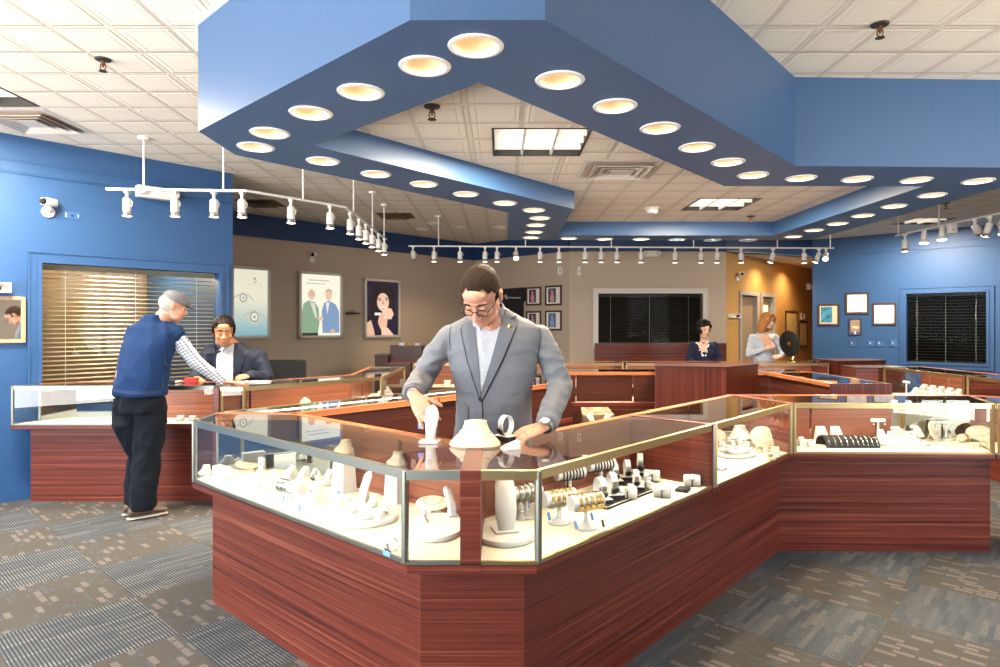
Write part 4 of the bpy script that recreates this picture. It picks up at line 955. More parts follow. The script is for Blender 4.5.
    bmesh.ops.solidify(b, geom=b.faces[:], thickness=.004)
    for s, px in ((-1,474),(1,497)): strip(bvh, [J(484+s*3,318),J(484+s*4,330)], [J(484+s*14,308),J(484+s*11,326)], 4, 6, D, .014, .010, bm=b)
    wo('shirt_collar', b, M['shirt'], sh)
    b = BM()
    for (px, py) in ((485.5,338),(484,354),(482.8,370),(481.5,384)):
        q = bvh.ray_cast(J(px,py)-Vector((0,1,0)), Vector((0,1,0)), 3)[0]; lathe(b, [(0,0),(.005,0),(.005,.002),(0,.003)], 10, Matrix.Translation(q-Vector((0,.004,0))) @ Matrix.Rotation(PI/2, 4, 'X'))
    wo('shirt_buttons', b, mat('pearl shirt buttons', (.6,.6,.62), .3), sh)
    # cuffs, watch, bracelet
    for E, W, nm in ((RE,RW,'shirt_cuff'),(LE,LW,'shirt_cuff')):
        d = (W-E).normalized(); b = BM(); tube(b, [W-d*.02, W+d*.020], [.036,.036], 18); wo(nm, b, M['shirt'], sh)
    d = (RW-RE).normalized(); c = RW + d*.030; x_, y_, z_ = basis(d); b = BM()
    for k in (-.006, .0, .006): tube(b, [c + d*k + x_*.034*math.cos(a) + y_*.031*math.sin(a) for a in [2*PI*q/24 for q in range(24)]], .0048, 8, closed=True)
    w = wo('wristwatch', b, M['steel'], t)
    f = (Vector((-.15,-.85,.45)) - d*Vector((-.15,-.85,.45)).dot(d)).normalized(); b = BM(); T = Matrix.Translation(c + f*.032) @ f.to_track_quat('Z','Y').to_matrix().to_4x4()
    lathe(b, [(0,-.004),(.021,-.004),(.022,.004),(.019,.007),(.017,.005),(0,.005)], 22, T); wo('watch_case', b, M['steel'], w)
    b = BM(); lathe(b, [(0,.0055),(.0165,.0055),(0,.0062)], 20, T); wo('watch_dial', b, mat('white watch dial', (.8,.8,.8), .3), w)
    d = (LW-LE).normalized(); c = LW + d*.022; x_, y_, z_ = basis(d); b = BM(); tube(b, [c + x_*.034*math.cos(a) + y_*.032*math.sin(a) for a in [2*PI*q/20 for q in range(20)]], .004, 7, closed=True); wo('bracelet', b, M['leather'], t)
    b = BM()
    for s in (-1,1): tube(b, [(-.03+s*.08,3.11,.92),(-.03+s*.10,3.08,.5),(-.03+s*.11,3.12,.05)], [.10,.08,.065], 18)
    torso(b, [(-.03,3.11,.74,.17,.115,0),(-.03,3.11,.98,.165,.11,0)]); wo('trousers', fuse(b, .012, 4), M['trouserg'], t)
    b = BM()
    for s in (-1,1): loft(b, [ell((-.03+s*.11,3.05+y,h/2), rx, .0, 12) and [Vector((-.03+s*.11+rx*math.cos(a), y+3.05, h/2+h/2*math.sin(a))) for a in [2*PI*k/12 for k in range(12)]] for y, rx, h in ((.12,.03,.06),(.08,.042,.10),(.0,.045,.09),(-.09,.050,.06),(-.15,.035,.04))])
    wo('shoes', b, M['black'], t)
suit_man()

# ---------------------------------------------------------------- the man in the blue vest, seen from behind
def vest_man():
    t = thing('person', 'older man in a blue fleece vest, checked shirt and flat cap, seen from behind', 'person', (-2.76,4.86,0))
    HT_ = head_T((-2.545,4.98,1.600), PI-.95, .28, 0, 1.0)      # looks away and to the right
    yaw = -.30
    RS, RE, RW = Vector((-2.52,4.93,1.41)), Vector((-2.40,5.02,1.18)), Vector((-2.27,5.22,1.01))
    LS, LE, LW = Vector((-2.87,5.02,1.39)), Vector((-2.96,5.12,1.13)), Vector((-2.90,5.24,1.0))
    b = BM(); head(b, HT_)
    tube(b, [HT_@Vector((0,.03,-.05)), Vector((-2.63,4.95,1.49)), Vector((-2.69,4.93,1.40))], [.055,.06,.07], 14)
    torso(b, [(-2.80,4.90,.86,.16,.11,yaw),(-2.79,4.90,1.05,.16,.11,yaw),(-2.75,4.92,1.25,.18,.11,yaw),(-2.71,4.95,1.38,.18,.09,yaw),(-2.69,4.95,1.45,.09,.07,yaw)])
    limb(b, [RS,RE,RW], [.045,.038,.028]); limb(b, [LS,LE,LW], [.045,.038,.028])
    hand(b, RW+Vector((.02,.0,-.01)), (.93,.30,-.12), (0,0,1), -1, curl=(.10,.12,.1)); hand(b, LW+Vector((.02,.02,-.01)), (.6,.8,-.15), (0,0,1), 1, curl=(.1,.1,.1))
    fe = ((-2.80,4.95), (-2.70,4.84))
    for s, (fx, fy) in zip((-1,1), fe): limb(b, [(-2.79+s*.08,4.9,.84),(fx+.01,fy+.04,.46),(fx,fy,.09)], [.08,.055,.04])
    wo('body', fuse(b, .007, 3), M['skin1'], t)
    # flannel shirt sleeves and collar
    b = BM(); limb(b, [RS.lerp(RE,.2), RS.lerp(RE,.5), RE], [.058,.060,.054]); limb(b, [RE, RE.lerp(RW,.6), RW], [.055,.047,.042]); limb(b, [LS.lerp(LE,.2), LS.lerp(LE,.5), LE], [.058,.060,.055]); limb(b, [LE, LW], [.055,.042])
    torso(b, [(-2.77,4.91,.95,.17,.12,yaw),(-2.74,4.93,1.20,.17,.10,yaw),(-2.71,4.95,1.34,.15,.07,yaw)])
    sb = fuse(b, .009, 4)
    for v in sb.verts: v.co += v.normal*.003*math.sin(v.co.z*80+v.co.x*70)
    wo('shirt', sb, M['check'], t)
    # vest
    b = BM()
    torso(b, [(-2.755,4.90,.925,.205,.15,yaw),(-2.755,4.90,.96,.208,.155,yaw),(-2.735,4.90,1.08,.195,.148,yaw),(-2.722,4.915,1.20,.200,.142,yaw),(-2.70,4.93,1.31,.208,.132,yaw),(-2.69,4.945,1.39,.208,.112,yaw),
              (-2.71,4.95,1.44,.180,.10,yaw),(-2.69,4.955,1.475,.110,.085,yaw),(-2.665,4.96,1.52,.078,.078,yaw),(-2.660,4.96,1.535,.074,.074,yaw)])
    limb(b, [RS+Vector((-.06,0,.0)), RS+(RE-RS).normalized()*.030], [.074,.068]); limb(b, [LS+Vector((.06,0,.0)), LS+(LE-LS).normalized()*.030], [.074,.068])
    vb = fuse(b, .009, 6)
    folds(vb, .010, 7, (1.3,1.3,.8))
    bvh = BVHTree.FromBMesh(vb); vo = wo('fleece_vest', vb, M['fleece'], t)
    s = 640/4.78; J = lambda px, py: Vector(((px-500)/s, 4.7, 1.46-(py-325)/s)); D = (0,1,0)
    b = strip(bvh, [J(162,345),J(160,370),J(158,389)], [J(162.6,345),J(160.6,370),J(158.6,389)], 1, 20, D, .003, .004); strip(bvh, [J(112,389),J(135,391),J(160,391)], [J(112,392),J(135,394),J(160,394)], 2, 20, D, .004, .006, bm=b); wo('vest_seam', b, mat('dark blue seam tape', (.008,.025,.08), .9), vo)
    b = BM(); x_, y_, z_ = basis((RE-RS).normalized()); c = RS+(RE-RS).normalized()*.012+Vector((.0,0,.0)); c = c + (RE-RS).normalized()*.022; tube(b, [c + x_*.066*math.cos(a) + y_*.066*math.sin(a) for a in [2*PI*q/24 for q in range(24)]], .006, 8, closed=True); wo('armhole_binding', b, M['fleece'], vo)
    # cap
    b = BM(); T = HT_ @ Matrix.Rotation(.10, 4, 'X')
    lathe(b, [(0,.128),(.04,.124),(.070,.108),(.084,.080),(.086,.056),(.081,.040),(.076,.038)], 28, T @ Matrix.Translation((0,-.004,0)) @ Matrix.Diagonal((1,1.22,1,1)))
    cap = wo('flat_cap', b, cloth('light grey wool', (.15,.145,.15), .9, 40, .1, .35), t)
    b = BM(); secs = []
    for k in range(9):
        u = -1+2*k/8; secs.append([T@Vector((.066*u, -.10-.052*(1-u*u), .048-.008*(1-u*u)+.0)), T@Vector((.066*u, -.075, .060)), T@Vector((.066*u, -.075, .052)), T@Vector((.066*u, -.10-.052*(1-u*u), .042-.008*(1-u*u)))])
    loft(b, secs); wo('cap_peak', b, M['blackcloth'] if False else cap.data.materials[0], cap)
    h = hair_cap(HT_, lambda c: c.z < .045 and c.y > .01 and c.z > -.045, sc=(.0775,.0965,.092), th=.004); wo('hair', h, M['hairw'], t)
    face_parts(t, HT_, 'hairw')
    # trousers
    b = BM()
    for s_, (fx, fy) in zip((-1,1), fe): tube(b, [(-2.76+s_*.085,4.9,.90),(-2.76+s_*.085,4.9,.72),(fx+.015,fy+.035,.45),(fx,fy+.0,.20),(fx,fy,.075)], [.108,.106,.095,.088,.086], 20)
    torso(b, [(-2.75,4.90,.80,.172,.135,yaw),(-2.755,4.90,.95,.170,.135,yaw)]); tb = fuse(b, .010, 4)
    folds(tb, .012, 9, (1.3,1.3,.8))
    wo('trousers', tb, M['trouser'], t)
    for (fx, fy) in fe:
        b = BM(); c = Vector((fx,fy,0)); dv = Vector((.62,.55,0)).normalized(); sd_ = Vector((-dv.y,dv.x,0))
        loft(b, [[c + dv*y + sd_*rx*math.cos(a) + Vector((0,0,.028+h/2+h/2*math.sin(a))) for a in [2*PI*k/14 for k in range(14)]] for y, rx, h in ((-.10,.028,.05),(-.07,.04,.085),(.0,.045,.085),(.09,.050,.055),(.16,.036,.035))])
        so = wo('shoe', b, M['leather'], t)
        b = BM(); loft(b, [[c + dv*y + sd_*rx*math.cos(a) + Vector((0,0,.013+.010*math.sin(a))) for a in [2*PI*k/14 for k in range(14)]] for y, rx in ((-.108,.025),(-.08,.044),(.0,.048),(.09,.053),(.165,.038))]); wo('shoe_sole', b, mat('cream rubber sole', (.35,.31,.26), .6), so)
vest_man()

# ---------------------------------------------------------------- the seated seller
def seller():
    t = thing('person', 'seated dark haired man in a navy suit jacket and white shirt behind the showcases', 'person', (-2.47,6.0,0))
    HT_ = head_T((-2.53,5.86,1.395), .42, .22, 0, 1.16)
    RS, RE, RW = Vector((-2.28,6.0,1.16)), Vector((-2.16,5.95,.96)), Vector((-2.22,5.68,1.01))
    LS, LE, LW = Vector((-2.69,6.0,1.20)), Vector((-2.80,5.90,.99)), Vector((-2.70,5.70,.99))
    b = BM(); head(b, HT_); tube(b, [HT_@Vector((0,.03,-.05)), Vector((-2.49,5.98,1.26)), Vector((-2.48,6.0,1.18))], [.056,.06,.07], 14)
    torso(b, [(-2.47,6.02,.60,.16,.12,0),(-2.47,6.02,.9,.15,.10,0),(-2.47,6.02,1.12,.16,.09,0),(-2.47,6.0,1.22,.10,.06,0)])
    limb(b, [RS,RE,RW], [.045,.038,.028]); limb(b, [LS,LE,LW], [.045,.038,.028])
    hand(b, RW, (-.75,-.6,-.1), (.1,-.5,.85), 1, curl=(.8,.8,.5)); hand(b, LW, (.5,-.85,-.05), (0,0,1), -1, curl=(.2,.2,.2))
    for s in (-1,1): limb(b, [(-2.47+s*.09,6.02,.60),(-2.47+s*.11,5.72,.56),(-2.47+s*.11,5.78,.10)], [.075,.055,.04])
    wo('body', fuse(b, .007, 3), M['skin2'], t)
    h = hair_cap(HT_, lambda c: (c.z > .052 or (c.y > -.025 and c.z > -.01) or (c.y > .03 and c.z > -.05)) and not (c.y < -.06 and c.z < .085 and abs(c.x) < .06), sc=(.089,.106,.106), th=.012)
    for v in h.verts: v.co += Vector((0,0,1))*.004*math.sin(v.co.x*160+v.co.y*130)
    wo('hair', h, M['hairk'], t); face_parts(t, HT_, 'hairk')
    b = BM(); torso(b, [(-2.47,6.03,.58,.20,.15,0),(-2.47,6.03,.80,.195,.14,0),(-2.47,6.02,1.0,.205,.135,0),(-2.47,6.01,1.12,.218,.12,0),(-2.47,6.0,1.19,.215,.10,0),(-2.47,6.0,1.235,.16,.08,0),(-2.475,5.995,1.27,.085,.07,0),(-2.48,5.99,1.29,.07,.065,0)])
    for S, E, W, s in ((RS,RE,RW,1),(LS,LE,LW,-1)): limb(b, [S+Vector((s*.02,0,.01)),E], [.068,.060]); limb(b, [E, W-(W-E).normalized()*.02], [.060,.046])
    jb = fuse(b, .009, 5)
    folds(jb, .008, 11)
    bvh = BVHTree.FromBMesh(jb); jk = wo('jacket', jb, M['navysuit'], t)
    s = 640/5.88; J = lambda px, py: Vector(((px-500)/s, 5.8, 1.46-(py-325)/s)); D = (0,1,0)
    b = strip(bvh, [J(217,344),J(215,360),J(214,382),J(214,400)], [J(232,344),J(233,360),J(233,382),J(233,400)], 10, 20, D, .006, .008); sh = wo('shirt', b, M['shirt'], t)
    b = strip(bvh, [J(217,342),J(219,349)], [J(223,346),J(221,352)], 3, 4, D, .018, .014); strip(bvh, [J(225,346),J(227,352)], [J(234,340),J(232,349)], 3, 4, D, .018, .014, bm=b); wo('shirt_collar', b, M['shirt'], sh)
    b = strip(bvh, [J(217,343),J(214,362),J(213.5,385)], [J(209,345),J(206,358),J(212,385)], 4, 14, D, .012, .014); strip(bvh, [J(233,343),J(233.5,362),J(234,385)], [J(240,345),J(244,358),J(236,385)], 4, 14, D, .012, .014, bm=b); wo('lapel', b, M['navysuit'], jk)
    for E, W in ((RE,RW),(LE,LW)): d = (W-E).normalized(); b = BM(); tube(b, [W-d*.03, W-d*.002], .036, 14); wo('shirt_cuff', b, M['shirt'], sh)
    b = BM()
    for s in (-1,1): limb(b, [(-2.47+s*.09,6.02,.62),(-2.47+s*.11,5.72,.58),(-2.47+s*.11,5.78,.08)], [.10,.075,.06])
    wo('trousers', fuse(b, .012, 3), M['navysuit'], t)
    st = thing('office_stool', 'dark stool under the seated man in the navy jacket', 'stool', (-2.47,6.04,0)); b = BM(); lathe(b, [(0,.44),(.19,.44),(.20,.47),(.19,.50),(0,.50)], 20); new_obj('seat', b, M['black'], st, True)
    b = BM(); lathe(b, [(0,.03),(.22,.02),(.24,.0),(.05,.05),(.03,.44),(0,.44)], 20); new_obj('pedestal', b, M['steel'], st, True)
seller()

def woman(loc, label, headc, yaw, pitch, top, hair, sk, sho, arms, hairf, waist, zb=.80, neckline=None, lip=(.55,.15,.13)):
    t = thing('person', label, 'person', (loc[0], loc[1], 0)); T = head_T(headc, yaw, pitch, 0, .95); x, y = loc; zs = sho
    b = BM(); head(b, T, True); tube(b, [T@Vector((0,.028,-.05)), Vector((x,y,zs+.05)), Vector((x,y+.01,zs-.03))], [.045,.047,.06], 12)
    secs = [(x,y,zb,.14,.10,yaw*.4),(x,y,zs-.30,waist,.09,yaw*.4),(x,y,zs-.13,.145,.095,yaw*.4),(x,y,zs-.04,.16,.075,yaw*.4),(x,y,zs+.01,.10,.055,yaw*.4)]
    torso(b, secs)
    for S, E, W, hd, hn, th in arms: limb(b, [S,E,W], [.036,.030,.023]); hand(b, W, hd, hn, th, s=.88, curl=(.3,.35,.3))
    for s in (-1,1): limb(b, [(x+s*.075,y,.82),(x+s*.08,y,.45),(x+s*.08,y+.02,.09)], [.075,.05,.035]); limb(b, [(x+s*.08,y+.02,.05),(x+s*.08,y-.12,.035)], [.034,.025])
    wo('body', fuse(b, .007, 3), M[sk], t)
    b = BM(); torso(b, [(a,c,z,rx+.015,ry+.018,w) for a,c,z,rx,ry,w in secs[:4]] + [(x,y,zs+.012,.115,.058,yaw*.4)])
    ball(b, (x-.06,y-.075,zs-.15), .052, seg=14); ball(b, (x+.06,y-.075,zs-.15), .052, seg=14)
    for S, E, W, *_ in arms: limb(b, [Vector(S),Vector(E)], [.050,.042]); limb(b, [Vector(E),Vector(E).lerp(Vector(W),.75)], [.042,.034])
    tb = fuse(b, .008, 4); 
    for v in tb.verts: v.co += v.normal*.003*math.sin(v.co.z*70+v.co.x*60)
    bvh = BVHTree.FromBMesh(tb); tp = wo('blouse', tb, M[top], t)
    if neckline: neckline(bvh, t, tp, T)
    b = BM(); torso(b, [(x,y,zb+.05,.155,.115,0),(x,y,zb-.08,.18,.13,0),(x,y,.48,.19,.14,0)]); wo('skirt', b, M['navysuit'] if top == 'navytop' else M[top], t)
    hairf(t, T); face_parts(t, T, hair, True, pitch > .3, lip); return t
M['navytop'] = cloth('navy knit top', (.010,.014,.035), .85, 12, .3); M['greytop'] = cloth('pale blue grey knit dress', (.36,.40,.47), .85, 12, .3)
def curly(t, T):
    b = BM(); random.seed(3)
    for i in range(150):
        a, e = random.uniform(0, 2*PI), random.uniform(-.5, 1.5); d = Vector((math.cos(a)*math.cos(e), math.sin(a)*math.cos(e), math.sin(e)))
        if d.y < -.45 and d.z < .50: continue
        ball(b, (d.x*.092, d.y*.098+.018, d.z*.105+.030), random.uniform(.026,.038), seg=8, T=T)
    wo('hair', fuse(b, .009, 1), M['hairk'], t)
def bob(t, T):
    b = BM()
    ball(b, (0,.022,.035), 1, seg=20, sc=(.092,.100,.098), T=T)
    for s in (-1,1): loft(b, [ell((s*.070,.005+.01*q,.06-.04*q*1.0-.0*q), .030+.004*q, .045+.004*q, 12, (1,0,0),(0,1,0)) for q in range(6)]) if False else None
    secs = []
    for z, rx, ry, yc in ((.05,.088,.092,.03),(0,.092,.088,.035),(-.06,.098,.084,.04),(-.12,.100,.080,.045),(-.165,.088,.066,.045),(-.18,.06,.05,.045)): secs.append([T@p for p in ell((0,yc,z), rx, ry, 20)])
    loft(b, secs); hb = fuse(b, .007, 2)
    Ti = T.inverted(); dead = [v for v in hb.verts if (lambda q: q.y < -.030 - .0*q.z and q.z < .062 and abs(q.x) < .068)(Ti@v.co)]; bmesh.ops.delete(hb, geom=dead, context='VERTS'); wo('hair', hb, M['hairr'], t)
    b = BM()
    for s in (-1,1): tube(b, [T@Vector(p) for p in ((s*.015,-.065,.115),(s*.055,-.078,.07),(s*.078,-.060,.0),(s*.088,-.03,-.07),(s*.082,-.035,-.14))], [(.022,.012),(.02,.014),(.017,.017),(.020,.020),(.012,.014)], 10)
    wo('hair_lock', b, M['hairr'], t)
def bscarf(bvh, t, tp, T):
    s = 640/8.87; J = lambda px, py: Vector(((px-500)/s, 8.7, 1.46-(py-325)/s)); b = strip(bvh, [J(697,341),J(701.5,352)], [J(709,341),J(705,352)], 6, 8, (0,1,0), .006, .008); wo('neckline', b, M['skin3'], tp)
    b = BM(); random.seed(5)
    for k in range(26):
        u = random.random(); px = 698+4.5*u if k%2 else 709-4.5*u; py = 342+14*u; q = bvh.ray_cast(J(px+random.uniform(-1,1),py)-Vector((0,1,0)), Vector((0,1,0)), 3)[0]
        if q: ball(b, q-Vector((0,.012,0)), random.uniform(.007,.013), seg=6, sc=(1,.5,1))
    wo('floral_scarf', b, mat('white blossom print', (.75,.75,.75), .7), t)
def vneck(bvh, t, tp, T):
    s = 640/8.87; J = lambda px, py: Vector(((px-500)/s, 8.7, 1.46-(py-325)/s)); b = strip(bvh, [J(758,335),J(766,348)], [J(776,335),J(770,348)], 8, 8, (0,1,0), .006, .008); wo('neckline', b, M['skin3'], tp)
V3 = Vector
woman((2.86,8.98), 'black haired woman in a navy top with a floral neckline behind the far showcase', (2.85,8.93,1.385), .18, .18, 'navytop', 'hairk', 'skin3', 1.21,
      [(V3((2.70,8.98,1.18)),V3((2.63,8.95,.97)),V3((2.74,8.80,.93)),(.7,-.7,0),(0,0,1),-1),(V3((3.02,8.98,1.18)),V3((3.08,8.95,.97)),V3((2.98,8.80,.93)),(-.7,-.7,0),(0,0,1),1)], curly, .13, .70, bscarf)
woman((3.70,8.98), 'strawberry blonde woman in a pale grey dress standing beside the round black mirror', (3.73,8.93,1.515), .55, .22, 'greytop', 'hairr', 'skin3', 1.325,
      [(V3((3.54,8.98,1.29)),V3((3.47,8.93,1.05)),V3((3.66,8.80,1.14)),(.85,-.1,.35),(0,-.9,.4),-1),(V3((3.86,8.98,1.29)),V3((3.93,8.93,1.06)),V3((3.86,8.80,1.03)),(-.8,-.5,.0),(0,-.6,.7),1)], bob, .115, .80, vneck)
# ================================================================== jewellery displays
DZ = ZB + .003
def at(px, py, z=DZ): return P(px, py, z)
def TH(name, label, cat, px, py, z=DZ, rot=0.0, group=None):
    p = at(px, py, z); return thing(name, label, cat, (p.x, p.y, z), rot, group)
def riser(name, label, px, py, rx, ry, h, rot=0, tiers=1, z=DZ, m='display'):
    t = TH(name, label, 'display riser', px, py, z, rot, 'white risers in the showcases'); zz = 0
    for k in range(tiers):
        f = 1-.28*k; b = BM(); lathe(b, [(0,zz),(.96,zz),(1,zz+h*.25),(1,zz+h*.75),(.97,zz+h),(0,zz+h)], 36, Matrix.Diagonal((rx*f, ry*f, 1, 1))); new_obj('riser_tier', b, M[m], t, True); zz += h
    return t
def m_bust(b, s=1.0, lean=.0):
    """necklace bust: neck stump flaring to sloping shoulders"""
    T = Matrix.Rotation(lean, 4, 'X') @ Matrix.Scale(s, 4)
    S = [(0,.0,.112,.070,0),(0,.0,.118,.076,.008),(0,.004,.112,.070,.022),(0,.012,.085,.052,.048),(0,.018,.062,.044,.075),(0,.020,.052,.042,.100),(0,.018,.051,.042,.112)]
    loft(b, [[T@p for p in ell((x,y,z), rx, ry, 28, p=2.2)] for x,y,rx,ry,z in S])
def bust(label, px, py, s=1.0, rot=0, z=DZ, m='display', chain=True, plinth=0.0, pw=.05):
    t = TH('necklace_bust', label, 'jewellery display', px, py, z, rot, 'necklace busts')
    if plinth:
        b = BM(); loft(b, [[Vector((x*pw*f, y*pw*.8*f, zz)) for x, y in ((-1,-1),(1,-1),(1,1),(-1,1))] for f, zz in ((1,0),(.98,.01),(.8,plinth))]); new_obj('plinth', b, M['display'], t)
    b = BM(); m_bust(b, s); bmesh.ops.translate(b, verts=b.verts[:], vec=(0,0,plinth)); new_obj('bust_form', b, M[m], t, True)
    if chain:
        b = BM(); tube(b, [(.072*s*math.sin(a), (-.004-.052*math.cos(a))*s, (plinth + (.062-.030*math.cos(a)*1.0)*s)) for a in [-1.9+3.8*k/18 for k in range(19)]], .0014*max(s,.6), 6); new_obj('chain', b, M['silver'], t, True)
    return t
def slab(label, px, py, h=.13, w=.055, rot=0, z=DZ, m='display', lean=.28, pend=True, group='pendant stands'):
    """pendant stand: a curved rounded tongue leaning on a strut, on a foot plate"""
    t = TH('pendant_stand', label, 'jewellery display', px, py, z, rot, group)
    b = BM(); rbox(b, -w*.55, w*.55, -w*.45, w*.55, 0, .010, .003); new_obj('foot_plate', b, M[m], t)
    b = BM(); secs = []; n = 10
    for k in range(n+1):
        u = k/n; zz = .008+h*u; hw = w*.42*(.82+.35*math.sin(PI*min(1,u*1.05))) if u < .8 else w*.42*1.1*math.sqrt(max(.03, 1-((u-.8)/.2)**2))
        yy = -w*.25 + h*lean*u*u - .0; secs.append([(-hw,yy,zz),(-hw*.7,yy-.006,zz),(hw*.7,yy-.006,zz),(hw,yy,zz),(hw,yy+.008,zz),(-hw,yy+.008,zz)])
    loft(b, [[Vector(p) for p in s] for s in secs]); new_obj('tongue', b, M[m], t, True)
    b = BM(); loft(b, [[Vector((x, -w*.1+y, .009)) for x,y in ((-.01,.01),(.01,.01),(.01,.03),(-.01,.03))], [Vector((x, -w*.1+y+h*lean*.25, h*.6)) for x,y in ((-.006,-.002),(.006,-.002),(.006,.004),(-.006,.004))]]); new_obj('strut', b, M[m], t)
    if pend:
        b = BM(); tube(b, [(-w*.3,-w*.25+h*lean*.55-.008,h*.78),(0,-w*.25+h*lean*.2-.009,h*.48),(w*.3,-w*.25+h*lean*.55-.008,h*.78)], .0008, 5); ball(b, (0,-w*.25+h*lean*.18-.012,h*.45), .0045, seg=8); new_obj('pendant', b, M['silver'], t, True)
    return t
def tbar(label, px, py, L=.13, h=.085, rot=0, r=.024, z=DZ):
    t = TH('bracelet_bar', label, 'jewellery display', px, py, z, rot, 'bracelet bars')
    b = BM(); lathe(b, [(0,0),(.045,0),(.045,.006),(.03,.010),(.012,.022),(.008,.04),(.008,h-r)], 20); new_obj('stand_base', b, M['display'], t, True)
    b = BM(); tube(b, [(-L/2,0,h),(L/2,0,h)], r, 20); tube(b, [(-L/2-.003,0,h),(-L/2,0,h)], r*1.04, 20); tube(b, [(L/2,0,h),(L/2+.003,0,h)], r*1.04, 20); new_obj('padded_roll', b, M['display'], t, True)
    return t, h, r
def ring_on(bar, offs, name, label, m, m2=None, wide=.008, group=None):
    t0, h, r = bar; T = t0.matrix_basis; first = None
    for o_ in offs:
        p = T @ Vector((o_, 0, h))
        if first is None:
            g = thing(name, label, 'watch' if name == 'wristwatch' else 'bracelet', p, t0.rotation_euler[2], group)
            b = BM(); ring = [[Vector((s*wide/2, (r+q)*math.cos(a), (r+q)*math.sin(a)*1.08-.001)) for s, q in ((-1,.0012),(1,.0012),(1,.0042),(-1,.0042))] for a in [2*PI*k/20 for k in range(20)]]
            vs = [[b.verts.new(p_) for p_ in s] for s in ring]
            for k in range(20):
                for j in range(4): b.faces.new((vs[k][j], vs[k][(j+1)%4], vs[(k+1)%20][(j+1)%4], vs[(k+1)%20][j]))
            new_obj('band', b, M[m], g, True)
            if m2:
                b = BM(); a = PI*1.18; d = Vector((0, math.cos(a), math.sin(a))); lathe(b, [(0,0),(.013,0),(.014,.005),(.012,.007),(0,.0065)], 18, Matrix.Translation(d*(r+.003)) @ d.to_track_quat('Z','X').to_matrix().to_4x4()); new_obj('watch_case', b, M[m2], g, True)
            first = g
            first['label'] = label + ', ' + ORD[0]
        else: dup(first, p, t0.rotation_euler[2], label + ', ' + ORD[list(offs).index(o_)])
def tagcard(label, px, py, z, rot=0, m='tag', w=.014, h=.022):
    t = TH('price_tag', label, 'price tag', px, py, z, rot, 'small price tags'); b = BM(); T = Matrix.Rotation(-.3, 4, 'X'); box(b, -w/2, w/2, 0, .0012, 0, h, T=T); new_obj('card', b, M[m], t)
    b = BM(); tube(b, [(0,0,h*.98),(w*.3,.004,h*1.3),(0,.010,h*1.6)], .0005, 5); new_obj('thread', b, M['display'], t); return t
def cring(label, px, py, s=1.0, rot=0, z=DZ, block=True, m='steel', strap='steel', group='watches on open ring stands', bh=.016):
    """watch wrapped round an open C ring on a black block"""
    t = TH('watch_stand', label, 'jewellery display', px, py, z, rot, group); z0 = 0
    if block: b = BM(); rbox(b, -.032*s, .032*s, -.026*s, .026*s, 0, bh, .002); new_obj('block', b, M['black'], t); b = BM(); box(b, -.031*s, .031*s, -.025*s, .025*s, bh, bh+.0015); new_obj('block_top', b, M['display'], t); z0 = bh+.001
    R = .026*s; b = BM(); tube(b, [(0, R*math.cos(a), z0+R*1.05+R*1.15*math.sin(a)) for a in [-PI/2+.15+(2*PI-.6)*k/20 for k in range(21)]], [(.011*s,.0016*s)]*21, 8, up=(1,0,0)) if False else None
    secs = []
    for k in range(23):
        a = -PI/2 + .1 + (2*PI-.75)*k/22; c = Vector((0, R*math.cos(a), z0+R*1.2+R*1.2*math.sin(a))); n = Vector((0, math.cos(a), math.sin(a)*1.0)); w = .010*s
        secs.append([c+Vector((-w,0,0))-n*.0015, c+Vector((w,0,0))-n*.0015, c+Vector((w,0,0))+n*.0015, c+Vector((-w,0,0))+n*.0015])
    loft(b, secs); new_obj('c_ring', b, M['display'], t, True)
    p = t.matrix_basis @ Vector((0, 0, z0+R*1.2)); w = thing('wristwatch', label.replace('open ring stand with a silver watch','watch on the open ring stand').replace('open ring stand with a watch','watch on the open ring stand').replace('open ring stand on','watch on').replace('open ring stand at','watch at').replace('small ring stand','small watch on a ring stand'), 'watch', p, rot, 'watches on open ring stands')
    b = BM(); a0 = 3.6; secs = []
    for k in range(9):
        a = a0-.8+1.6*k/8; n = Vector((0, math.cos(a), math.sin(a)*1.15)); c = n*R*1.04; ww = .008*s; secs.append([c+Vector((-ww,0,0)), c+Vector((ww,0,0)), c+Vector((ww,0,0))+n*.003, c+Vector((-ww,0,0))+n*.003])
    loft(b, secs); new_obj('band', b, M[strap], w, True)
    b = BM(); d = Vector((0, math.cos(a0), math.sin(a0)*1.1)).normalized(); T = Matrix.Translation(d*R*1.12) @ d.to_track_quat('Z','X').to_matrix().to_4x4(); lathe(b, [(0,0),(.014*s,0),(.0145*s,.005),(.012*s,.007),(0,.006)], 18, T); new_obj('watch_case', b, M[m], w, True)
    b = BM(); lathe(b, [(0,.0072),(.0105*s,.0072),(0,.0076)], 16, T); new_obj('watch_dial', b, M['navysuit'] if m == 'steel' else M['display'], w, True)
    return t
